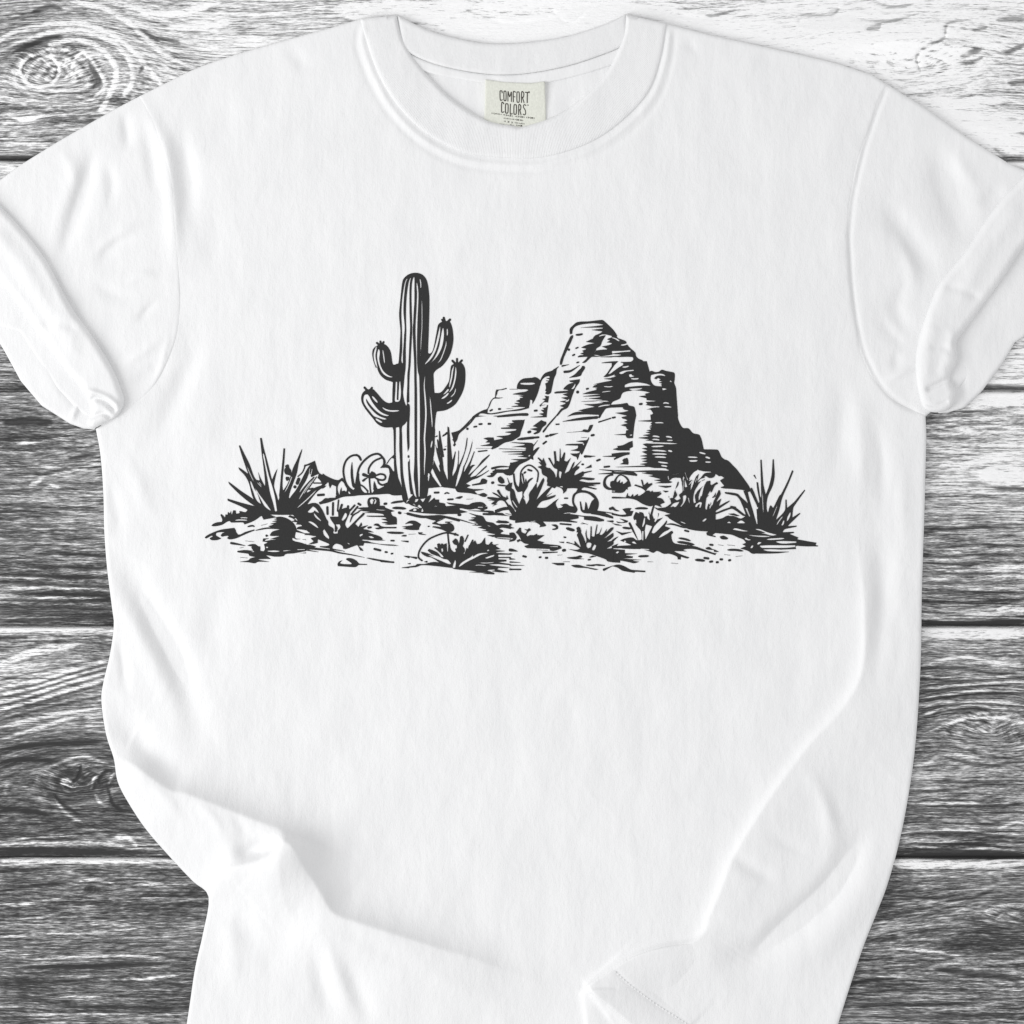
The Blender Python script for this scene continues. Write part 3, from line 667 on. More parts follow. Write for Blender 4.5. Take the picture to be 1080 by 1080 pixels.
B 560 320 480 325 560 335 700 370 600 360 540 360 620 385 710 405 700 412 540 400 340 395 380 440 370 450 310 460 320 440 270 410 200 405 270 400 280 390 60 415 50 405 0 380 0 350 300 350 480 350
c 16 530 425 640 434
w 10 545 320 620 310 700 320
b 22 540 230 590 225 640 260 700 280
b 16 530 285 640 295 700 300
b 14 500 265 590 262 660 275
c 14 575 155 605 155
B 435 435 480 432 505 450 505 475 480 488 445 488 445 478 480 470 485 460 460 448
b 30 590 470 640 485 680 495
c 14 570 565 585 568
B 515 615 570 615 565 628 530 622
c 28 562 705 576 703
b 14 755 412 820 432
b 22 745 425 800 425
B 905 285 1080 310 1080 320 980 300 1080 350 1080 370 940 335 850 320
c 26 1055 265 1080 262
b 22 1020 395 1080 400
b 22 500 755 550 752
B 340 720 500 720 500 728 345 738
B 600 780 700 770 740 758 760 770 750 780 700 785 780 795 680 798 610 788
B 830 778 870 760 910 768 860 780
c 14 825 805 845 802
B 435 838 570 838 570 862 500 862
b 16 560 826 630 824
B 640 862 720 858 780 875 930 905 900 910 800 890 690 885
b 14 800 860 880 865 900 860
B 860 855 930 850 1000 860 1000 868 930 868
k 24 990 908 1080 868
c 20 138 766 165 772
c 18 310 778 322 776
c 22 378 784 390 784
b 30 0 700 40 706 80 715
b 18 0 742 25 742
b 18 0 795 55 798
b 14 0 828 110 833
b 12 0 862 150 864
b 18 0 905 120 906
c 14 0 905 110 906
L bush
B 60 515 100 465 115 470 120 510 160 530 180 500 150 480 180 485 200 470 220 490 190 510 170 540 180 560 210 545 250 545 280 530 290 545 360 545 320 575 280 600 360 620 330 635 520 655 545 682 460 710 420 705 420 690 180 680 150 660 210 640 150 630 110 605 80 620 70 600 100 585 90 545
W 80 540 100 560 120 600 110 600 90 570
W 410 660 500 660 510 672 420 668
b 10 280 700 400 706
B 0 520 40 520 70 565 50 600 0 615 0 600 40 580 0 570
b 20 0 465 40 470
k 18 0 430 20 440
B 610 690 700 700 740 685 660 640 590 625 600 615 680 640 680 605 740 670 750 680 720 580 705 540 720 520 700 510 720 455 740 470 745 510 770 560 790 610 800 640 805 590 795 530 805 485 810 560 840 600 845 560 850 450 860 455 860 560 890 560 900 500 915 430 920 440 905 540 940 520 965 465 960 490 940 540 970 540 1020 480 1010 520 1060 470 1080 460 1080 480 1020 550 950 610 1080 520 1080 560 1010 620 1080 600 1080 640 1005 690 1080 680 1080 830 1030 820 1010 800 900 760 820 735 760 730
W 805 630 830 620 860 630 850 670 820 685 805 665
W 890 640 910 655 890 700 865 708 865 680
w 10 780 660 800 685
w 12 690 620 740 680
c 30 715 475 735 500
T 322 510
L ground
B -6 640 60 655 112 668 0 692
T 214 510
W 985 588 1086 592 1086 642 1040 626 960 608
T 538 438
L barrel_cactus
B 1087 622 1040 628 1000 655 982 700 984 745 1010 775 1050 788 1087 782 1087 765 1050 765 1018 740 1008 705 1020 665 1050 642 1087 636
B 1087 690 1060 700 1055 740 1075 770 1087 770

T 538 330
L butte
B 632 225 630 170 660 135 710 98 830 90 965 75 990 85 1080 178 1130 240 1080 245 1010 228 960 230 905 262 875 265 895 240 940 220 980 195 860 180 980 165 980 155 745 155 900 140 995 125 900 110 800 115 720 130 680 150 660 180 655 220
b 20 690 232 730 230 768 222
B 640 245 665 240 660 265 635 290 610 350 570 460 545 545 525 545 530 500 560 420 600 320 620 280
k 18 655 245 640 290 600 380 550 500 538 545
d 12 620 388
c 14 695 373 715 365
c 16 662 448 678 440
c 14 705 525 722 520
k 16 550 560 620 545
B 510 565 490 600 485 640 460 700 440 790 430 840 400 860 370 850 385 830 370 820 380 790 370 745 400 730 415 700 420 660 390 665 360 680 320 715 330 690 345 660 380 630 440 610 470 590
b 20 480 600 512 568
k 24 575 622 640 612 735 552
B 750 580 760 560 780 560 790 580 760 630 740 665 620 685 680 650 720 610
B 625 715 735 700 730 730 690 790 660 860 610 995 550 1030 500 1080 490 1075 540 1010 575 1000 525 980 580 960 590 950 525 935 610 920 540 895 620 885 555 860 640 840 470 850 465 840 490 830 640 820 560 805 580 780 620 750 680 735 630 725
W 685 740 690 760 670 800 640 805 670 770
w 14 580 935 612 925 620 905
d 15 712 835
c 18 808 802 822 799
B 890 265 960 245 1010 238 1030 255 990 300 970 350 915 370 900 400 860 440 920 455 1080 430 1080 440 920 462 860 465 830 490 790 525 760 525 800 490 820 462 710 468 730 450 800 445 740 430 780 415 760 400 810 380 750 365 820 335 900 320 800 305
B 1055 260 1080 265 1190 300 1230 330 1150 350 1230 370 1280 400 1080 405 880 402 960 390 1040 385 970 355 1040 340 1080 320 1020 310 1060 290 1020 280
W 1010 235 1070 260 1030 275 990 330 960 360 910 365 950 350 970 300
B 865 440 920 400 1040 400 1080 395 1180 390 1270 400 1320 440 1300 455 1180 430 1080 430 960 445
b 12 955 465 1080 463
b 14 965 528 1080 520
b 12 1080 470 1200 466 1320 462
T 646 330
L butte
B 0 185 30 220 55 265 80 275 140 300 150 325 180 365 240 420 248 455 270 480 320 505 345 540 358 545 360 580 385 625 410 612 450 625 490 620 520 600 560 612 640 628 655 640 655 700 650 740 668 790 675 880 690 1080 400 1080 430 1060 400 1020 360 1020 430 1000 490 1000 350 970 370 960 350 940 480 930 360 920 360 900 280 880 360 870 340 855 400 840 330 825 200 815 120 830 90 870 80 900 30 925 0 935 0 510 60 515 150 520 200 512 220 490 215 465 100 460 0 465 0 440 100 445 0 430 0 418 160 400 0 395 0 260
W 0 255 45 270 80 295 60 298 30 280 0 265
w 16 85 340 120 337 165 325
w 10 130 362 170 360
W 0 402 100 400 190 392 190 408 100 415 0 430
W 0 435 60 437 110 443 60 452 0 457
W 0 465 80 465 150 463 215 465 220 490 200 512 140 510 80 512 60 530 30 570 0 620 0 580 30 540 50 515 0 525
W 0 600 40 560 80 525 170 535 120 550 60 580 30 600 0 630
w 18 100 575 140 572 185 560
W 70 630 100 615 160 605 230 600 220 612 140 625 90 645 70 642
w 9 80 656 140 650
W 0 640 40 630 30 660 0 670
w 8 0 685 80 682
W 170 650 200 645 210 660 250 665 210 675 180 680
w 16 190 692 230 697 285 692
W 130 750 180 738 260 732 330 738 380 755 415 770 340 768 260 772 180 780 125 788
W 165 800 240 795 325 792 290 808 200 815
W 405 655 450 645 500 640 545 650 560 668 500 660 460 670 440 690 460 700 480 685 510 700 490 715 530 725 490 735 525 745 510 760 530 775 490 775 440 765 410 730 400 690
W 600 725 612 708 630 735
W 520 795 550 795 580 805 530 818
w 9 530 835 580 832
w 9 550 868 600 862
w 9 570 898 600 895
w 16 530 955 560 948 600 958
w 14 540 990 580 990 625 995
w 10 370 945 450 932
w 12 400 995 450 990 505 992
c 20 288 962 308 960
B 95 960 150 950 170 975 220 990 235 1020 250 1080 180 1080 30 1055 130 1045 190 1025 110 1010 115 995 0 992 0 985 120 978
T 592 380
L butte
B 430 25 500 15 590 10 600 15 560 50 520 120 490 150 520 140 570 100 620 60 660 30 620 20 900 10 930 120 940 200 960 260 830 235 740 235 670 260 660 285 720 290 700 310 740 320 680 330 640 350 620 400 580 420 540 440 520 470 640 460 690 450 705 470 670 490 480 505 440 550 405 605 390 600 400 575 250 570 120 580 60 595 140 550 260 540 180 530 260 510 360 490 240 465 350 460 480 445 360 440 210 435 380 425 480 425 370 410 250 405 360 395 440 380 220 382 360 365 520 355 225 355 280 335 380 310 360 300 400 290 330 285 350 265 420 250 480 240 340 255 400 240 500 220 560 210 450 195 580 180 445 175 480 140 520 80 560 30
W 490 150 540 80 590 20 620 15 640 35 660 45 600 80 560 110
W 450 185 520 165 560 150 575 130 560 165 600 155 560 175 500 185
w 16 640 72 680 70 715 60
W 610 130 650 112 700 105 770 98 760 112 690 120 640 145 610 142
w 8 620 156 690 148
W 710 150 740 145 750 160 790 165 750 175 720 180
w 16 730 192 770 197 822 192
w 12 440 275 500 280 550 274
w 10 410 340 470 330 530 325
w 8 440 355 560 355
w 10 380 385 450 378
w 12 240 395 340 392 430 380
w 12 230 412 300 410 370 418
w 14 240 438 330 440 430 432 515 434
w 10 520 410 590 400
w 14 380 495 440 478 520 470
w 10 250 480 360 482
w 9 200 550 300 535
B 10 645 160 612 260 598 380 590 380 618 240 622 100 635
c 12 395 652 520 612
c 18 545 606 565 602
B 500 490 640 492 650 505 640 480 635 460 700 455 715 480 765 490 780 530 788 580 775 650 750 820 700 820 680 800 690 780 560 785 680 775 685 740 720 735 690 720 685 700 630 685 740 675 660 650 740 640 680 625 740 620 640 605 740 595 640 570 740 575 570 555 640 550 720 530 660 520 720 510 640 495 500 500
W 740 795 750 790 748 800
B 545 940 600 920 590 905 650 895 710 865 750 850 755 910 720 930 720 940 640 950 630 935 720 930 690 945 620 950
c 22 840 462 845 460
B 435 1015 540 1010 640 990 530 985 640 985 700 970 720 975 715 995 650 1005 600 1030 555 1050 590 1020 530 1018
B 660 1080 645 1050 670 1035 700 1035 710 1080
T 646 438
L butte
B 400 0 690 0 692 40 740 132 800 138 850 190 920 212 962 360 1080 362 1115 370 1150 440 1180 465 1220 480 1280 540 1310 570 1400 690 1450 770 1440 800 1400 790 1250 775 1150 765 1100 720 1120 640 1080 620 950 605 1060 595 960 590 910 580 870 590 830 630 800 680 780 640 770 600 700 610 580 640 590 680 640 700 600 715 450 715 520 700 440 685 520 675 380 640 450 632 310 610 420 600 220 595 0 590 0 580 300 580 590 582 560 560 440 555 380 545 0 548 260 535 380 530 290 515 380 500 310 485 380 470 300 460 380 440 290 430 375 415 310 385 375 370 310 350 375 340 320 305 450 275 350 265 400 255 265 238 400 225 320 210 410 195 350 180 410 170 360 160 410 150 390 130 430 125 390 115 420 100 400 90 425 70 270 60 405 50
W 0 560 120 562 240 545 330 570 460 560 600 575 590 585 480 580 300 585 220 590 0 575
w 10 500 45 545 42
w 14 440 80 500 78 545 82
w 14 450 112 510 115
w 18 418 220 460 222 498 230
w 16 415 255 460 255 500 262
w 18 560 225 600 228 630 238
w 14 570 265 610 265 638 265
w 16 330 292 450 292 560 296 690 300
w 18 405 330 470 328 545 325
w 9 440 345 520 340
w 18 410 370 480 372 575 380
w 18 410 408 500 408 580 412
w 18 440 440 500 440 570 445
w 10 470 475 570 478
w 18 475 490 520 498 590 505
w 18 510 530 550 535 580 540
w 9 580 348 690 352
w 20 585 372 610 378 630 382
w 12 665 382 720 376
w 14 780 245 830 238
w 14 780 270 820 272
w 10 790 340 860 340
w 10 830 415 875 412
w 16 790 440 840 442 900 445
w 20 805 480 850 482 900 478
w 18 912 390 940 398 985 408
w 20 978 440 1000 445 1030 455
w 16 975 492 1005 494 1040 494
b 16 0 25 25 25
B 95 20 140 10 200 0 240 0 215 240 150 235 140 210 20 205 130 200 145 185 180 155 150 140 145 115 200 105 85 105 140 90 210 80 130 65 190 45 110 35
W 180 205 210 200 205 215 185 218
B 10 355 90 340 50 325 110 320 205 275 212 335 180 350 180 370 60 370
B 0 405 100 392 180 392 180 410 110 430 20 470 15 455 50 440 80 420 0 430
B 80 515 130 490 105 480 150 448 165 470 165 520
B 0 595 60 600 220 600 260 625 258 640 130 625 0 615
L barrel_cactus
B 0 720 60 630 110 630 160 660 185 710 195 750 160 760 110 815 0 815 0 790 10 740
W 40 690 60 650 90 635 130 655 160 690 140 710 110 730 105 700 75 720 80 680 50 710
W 0 795 30 795 30 805 0 805
b 16 155 760 150 810 160 845
k 16 0 868 160 872 220 880
W 150 775 170 800 155 830 140 860 0 860 0 830 100 828
L bush
B 140 870 150 840 170 850 190 860 215 830 220 860 265 830 270 855 300 840 330 820 350 800 310 770 230 740 240 730 320 755 300 680 315 685 330 740 370 705 375 725 415 715 420 730 370 770 350 800 385 795 400 810 420 795 430 810 510 805 440 850 510 815 515 830 460 870 520 880 550 920 500 940 520 970 440 945 400 960 320 935 240 890
B 480 745 620 745 630 755 560 765
B 530 795 600 800 560 815
B 590 640 600 690 640 660 720 660 735 720 690 700 670 760 640 850 640 880 600 850 590 860 610 890 620 930 560 970 500 985 440 970 480 1000 610 1030 540 1050 620 1080 600 1090 800 1200 1080 1230 1080 680 1010 660 880 720 870 700 900 640 915 620 890 690 960 660 1080 655 1080 640 960 640 900 590 790 690 760 600
W 590 690 660 670 720 665 740 800 700 840 720 880 680 900 650 880 680 840 660 790 690 740 700 690 660 740 640 860 600 880 590 800 650 710
W 740 660 750 640 770 690 790 760 810 720 840 680 800 700 830 640 870 600 900 570 930 590 980 600 990 630 940 650 880 720 880 690 910 620 880 650 840 760 820 800 830 720 850 690 790 755 760 760 760 660 750 690 755 800 745 800
W 865 800 900 740 930 700 980 680 1000 690 970 740 940 860 935 840 960 740 880 820 870 860 880 920 855 930 850 880
W 1010 740 1080 660 1140 640 1180 660 1130 690 1090 720 1050 820 1000 870 990 920 1000 990 985 1000 980 950 990 870 1020 810 1060 740 1080 690
W 740 850 770 840 780 860 760 920 710 985 700 980 740 920
W 600 980 640 930 710 910 690 940 650 990 640 960
W 790 865 805 870 820 940 805 920
w 26 805 1005 825 990 850 970
w 14 875 990 905 930 935 925 930 970 905 1000 910 1035
w 16 1030 945 1025 920 1040 900
w 22 1035 1050 1055 1020
w 12 1065 880 1070 870
T 700 438
L bush
W 425 600 480 595 520 605 440 620 540 625 580 640 590 680 640 745 600 760 640 780 840 800 890 950 870 960 850 1080 600 1080 590 1050 500 1010 480 970 500 930 470 880 540 860 580 790 560 840 530 930 600 880 580 780 560 700 500 780 490 690 440 700 420 760 400 860 390 850 430 690
B 430 615 480 605 550 600 530 650 480 660 440 640 400 660 360 700 340 750 320 760 370 620 350 700 390 660
B 470 700 500 740 560 705 572 725 540 790 500 830 460 850 440 800 410 900 400 940 360 1000 300 1040 500 1060 560 1040 520 960 530 900 560 860 590 800 600 830 560 900 540 960 440 1010 440 930 450 870 500 830
W 520 850 500 900 470 940 452 1000 438 985 442 930 455 870 480 840
W 560 770 530 850 500 870 470 850 510 800 540 740 575 720
w 22 420 740 385 830 370 900
w 20 400 690 360 760 330 840
w 20 300 700 340 760
w 18 330 980 350 940 390 935 370 1000
w 16 480 960 500 910
c 20 585 800 540 910
B 605 880 600 900 580 960 650 920 695 900 690 912 560 1000 500 1040 480 1040 500 960 540 930 590 890
B 545 1030 640 990 700 970 705 955 760 965 770 1000 880 1060 840 1060 760 1005 710 985 560 1040
w 16 490 950 500 910
B 645 812 700 815 780 830 810 860 890 940 930 1080 880 1080 830 950 780 860 700 830 650 825
B 840 795 910 790 920 765 1000 930 980 1000 990 1080 930 1080 890 930 870 870
W 880 815 910 800 950 880 990 980 985 1080 940 1080 905 920 905 890
k 18 925 775 960 850 1000 940
L ground
B 680 1040 740 1035 800 1060 760 1065
T 754 475
L yucca
B 0 735 80 715 130 690 200 690 270 720 330 690 240 640 190 600 215 600 330 690 350 700 320 640 290 560 250 490 180 470 110 455 105 440 180 450 250 470 290 520 350 580 340 520 315 440 345 435 370 540 395 620 440 780 450 780 440 620 455 620 455 580 420 500 375 405 390 400 460 560 470 540 445 400 440 335 455 340 475 480 490 510 480 100 492 100 510 350 535 470 570 380 600 250 610 95 620 95 630 250 610 370 560 480 545 560 548 630 560 660 580 590 590 580 615 610 680 480 700 460 770 320 815 210 828 220 780 340 710 500 680 620 640 740 740 630 745 520 755 520 760 610 840 540 945 415 950 425 840 580 825 610 815 710 895 660 900 668 800 765 765 800 860 795 860 805 740 830 710 865 830 860 835 870 780 880 880 920 870 930 870 940 1070 975 1060 1000 1080 1005 1080 1012 960 1012 860 1005 850 1020 855 1040 720 1045 500 1060 490 1050 430 1080 390 1080 350 1060 270 1035 330 1010 290 990 330 975 300 940 250 920 180 890 100 880 0 870
W 315 600 340 610 375 700 360 700
w 10 500 430 505 560 512 675
w 9 665 560 630 650 600 720
w 12 720 690 680 740 645 795
W 700 790 720 740 735 740 725 780 710 795
W 755 750 765 700 800 640 795 690 770 740
w 12 495 735 510 790
w 9 580 340 600 220
W 115 765 150 750 180 770
W 225 770 265 740 290 740 325 770
w 10 100 725 200 725
w 9 150 690 200 690 260 715
W 180 835 215 820 320 845 410 852 300 855
w 10 400 815 445 818
W 405 830 470 830 560 865 660 890 600 900 520 880 400 880 530 870 480 850
W 290 880 400 895 520 900 620 905 520 915 400 905
W 310 930 330 920 350 935 395 940 360 950 320 940
w 18 540 940 640 935 740 928
W 630 960 720 955 860 960 860 975 740 985 680 980
W 470 1005 560 1000 720 1000 850 1000 850 1020 740 1030 500 1030 480 1020
W 490 1045 600 1042 760 1050 640 1060 510 1060
W 440 990 460 965 500 970 460 995
W 370 1035 385 1005 410 1000 395 1030
k 14 415 265 435 300
B 430 1080 400 1060 500 1050 560 1065 780 1070 660 1085
b 30 640 1075 780 1072
L ground
B 50 910 90 900 140 925 130 938 70 935
b 16 35 995 90 1005
b 18 130 997 210 1005
b 22 130 1050 220 1050 300 1062
b 22 0 1060 40 1070
T 646 510
L ground
B 480 260 560 300 600 370 720 400 770 420 920 490 930 480 1000 500 1080 510 1080 330 900 250 600 250
W 500 290 620 320 540 335 600 360 520 350
W 715 395 780 420 760 425 720 410
w 20 950 400 970 385 990 370
w 18 1035 325 1050 310
B 990 520 1020 500 1080 480 1080 515 1050 545 1080 555 1080 565 1000 545
b 24 0 255 30 280 70 290
B 105 270 150 260 200 260 180 290 220 290 200 340 110 350 0 330 0 310 80 330 150 325
b 22 235 265 300 260 375 264
B 0 420 60 430 100 445 40 440
B 40 400 100 410 130 400 75 370 120 380 165 395 150 410 60 415
b 22 105 465 150 470 195 475
B 35 500 100 520 210 510 100 545
b 20 0 605 30 580 60 560
B 80 600 130 580 210 570 260 600 310 590 300 500 250 440 240 400 220 360 245 300 290 320 280 300 320 310 335 350 370 340 385 295 395 340 430 220 445 230 420 330 440 380 480 310 490 320 470 380 530 360 440 450 420 510 520 450 570 390 575 405 550 450 610 470 560 510 630 500 640 520 620 540 640 620 700 640 860 660 950 690 1080 740 1080 755 960 715 860 690 780 690 740 700 780 715 640 710 700 740 810 780 790 790 720 770 720 800 690 800 680 770 600 740 540 740 470 710 430 730 380 710 280 690 220 690 0 680 0 660 60 635 40 660 210 650
W 120 610 130 595 150 620 120 620
W 200 615 230 610 260 640 210 630
k 22 180 420 230 520 270 600
W 225 390 250 375 255 430 270 470 230 480 260 440
W 310 455 330 370 345 350 340 420 320 460
W 350 430 420 450 345 600 338 500
W 310 500 328 500 325 600 312 600
W 240 500 280 490 300 580 280 600 270 540 250 540
W 440 400 460 330 485 310 480 340 470 380 450 410
W 400 390 385 350 370 340 350 420 400 440 430 410
W 360 345 380 380 390 360 385 300 375 330
B 350 350 390 390 420 330 440 400 430 440 350 430
W 410 520 440 450 520 380 560 370 565 395 520 450 440 525
W 480 575 530 520 590 490 620 500 560 540 500 570
w 16 380 590 400 560
W 285 685 380 690 400 705 300 695
w 16 490 678 530 680
W 20 690 80 680 130 690 120 700 60 705
B 0 690 130 700 130 735 260 740 120 755 215 770 210 785 70 790 300 805 180 810 280 825 230 840 180 830 80 810 80 835 0 830
W 30 730 50 715 75 715 50 740
B 0 870 60 855 120 870 200 910 345 920 345 935 240 930 230 940 110 920 50 885
b 22 270 768 330 766 385 764
b 12 370 825 430 827
b 22 615 838 690 845
b 16 570 430 640 430 770 470
c 18 765 495 800 505
b 26 680 615 760 625 865 645
b 20 695 575 760 585 825 605
B 980 680 1020 670 1050 690 1080 700 1000 695
c 20 1030 645 1055 648
b 26 870 805 920 808 975 815
c 22 1030 825 1050 822
T 700 560
L ground
c 22 430 285 470 290
b 24 510 230 560 236
c 22 600 300 615 300
b 24 640 250 700 255
c 22 560 330 570 330
b 24 760 270 830 262
c 22 690 310 700 308

T 450 440
L butte
B 630 622 680 610 670 592 705 580 690 570 740 555 778 560 740 590 700 628 660 632
B 880 480 1010 478 950 530 910 600 890 612 840 610 808 588 880 570 850 548 920 520 880 500
L ground
B 478 710 560 690 580 652 610 650 640 668 630 700 560 712 480 722
c 26 692 692 700 690
b 18 500 760 600 762
L bush
B 750 640 778 622 812 655 822 690 790 700 755 675
k 14 880 725 850 640
b 14 745 714 790 720 840 724
B 830 735 870 700 902 690 890 760 870 782 835 762
B 640 842 700 845 760 852 790 842 750 795 740 772 760 765 800 832 840 850 845 822 862 862 830 880 870 930 920 985 970 1050 940 1070 880 1000 820 890 760 880 720 920 680 915 720 880 640 858
b 14 695 938 745 915
b 14 655 876 705 880
b 14 692 795 740 820 785 850
B 880 770 912 765 935 830 965 900 985 950 950 962 920 930 885 870
B 895 880 930 900 965 965 950 1000 900 920
w 14 900 870 930 920 960 960
B 880 1080 925 1045 945 1000 985 1010 1080 960 1080 1080 930 1087
L ground
B 720 980 780 958 850 948 880 975 800 985 760 1000 720 1005
b 26 605 1025 720 1020 900 1032
w 14 800 1010 850 1030 900 1035
T 754 438
L bush
T 538 510
W -7 392 50 405 62 392 20 384 -7 378
"""
LABEL_TEXT = """
T 500 70 12
L text
c 13 355 335 352 313 332 310 328 330 330 410 338 430 357 424
c 13 392 312 378 325 378 420 392 434 404 422 404 326 392 312
c 12 428 440 430 318 450 385 472 325 472 445
c 13 497 448 497 324 524 326
c 11 497 385 518 386
c 13 556 322 543 336 543 440 556 454 571 442 571 336 556 322
c 13 600 456 602 328 622 328 630 350 622 390 604 390
c 12 612 392 632 458
c 13 648 328 700 332
c 14 674 330 672 458
c 13 376 474 364 456 350 464 348 564 360 582 378 574
c 13 413 472 399 484 398 578 412 592 428 580 430 486 413 472
c 13 460 478 458 596 482 599
c 13 520 484 506 496 504 592 516 606 534 594 536 498 520 484
c 13 564 612 566 490 585 490 592 512 586 548 568 548
c 12 578 550 594 614
c 12 655 496 640 484 626 496 628 524 648 556 652 596 640 614 622 604
c 10 676 489 688 491
c 9 690 318 700 320
c 6 225 587 227 601
c 6 241 589 243 603
c 6 257 591 266 593 266 605 257 605
c 6 273 600 283 601
c 6 289 594 291 608
c 6 305 596 307 610
c 6 321 598 323 612
c 6 337 607 347 608
c 6 370 612 380 613
c 6 386 607 388 621
c 6 402 610 411 612 411 624 402 624
c 6 418 619 428 620
c 6 434 615 436 629
c 6 450 617 459 619 459 631 450 631
c 6 466 619 468 633
c 6 482 622 484 636
c 6 520 632 530 633
c 6 536 627 538 641
c 6 552 628 561 630 561 642 552 642
c 6 568 637 578 638
c 6 584 631 593 633 593 645 584 645
c 6 600 633 609 635 609 647 600 647
c 6 616 634 618 648
c 6 632 636 634 650
c 6 664 639 666 653
c 6 680 640 689 642 689 654 680 654
c 6 696 649 706 650
c 6 712 643 721 645 721 657 712 657
c 6 728 645 737 647 737 659 728 659
c 6 744 646 746 660
c 6 760 648 762 662
c 6 375 655 385 656
c 6 391 650 393 663
c 6 407 659 417 660
c 6 423 654 425 667
c 6 439 656 441 669
c 6 455 658 457 671
c 6 471 667 481 668
c 6 487 669 497 670
c 6 503 664 505 677
c 6 519 673 529 674
c 6 535 668 544 670 544 681 535 681
c 6 551 670 560 672 560 683 551 683
c 6 567 672 569 685
c 6 583 674 592 676 592 687 583 687
c 6 599 676 601 689
c 6 615 678 617 691
c 6 378 693 388 694
c 6 394 689 396 702
c 6 426 694 435 696 435 708 426 708
c 6 442 697 444 710
c 6 474 703 483 705 483 716 474 716
c 6 520 706 522 718
c 6 536 708 538 721
c 6 552 710 554 723
c 6 568 718 578 719
c 6 584 721 594 722
c 6 600 716 602 729
c 6 616 718 618 731
c 6 632 720 634 733
c 8 312 734 322 735
c 8 328 727 330 743
c 8 344 729 346 745
c 8 360 730 362 746
c 8 376 732 378 748
c 8 392 741 402 742
c 8 408 743 418 744
c 8 424 744 434 745
c 8 440 746 450 747
c 8 456 739 465 741 465 755 456 755
c 8 472 740 474 756
c 8 488 750 498 751
c 7 540 739 542 753
c 7 556 747 566 748
c 7 572 749 582 750
c 7 588 743 597 745 597 757 588 757
c 7 604 745 606 759
"""
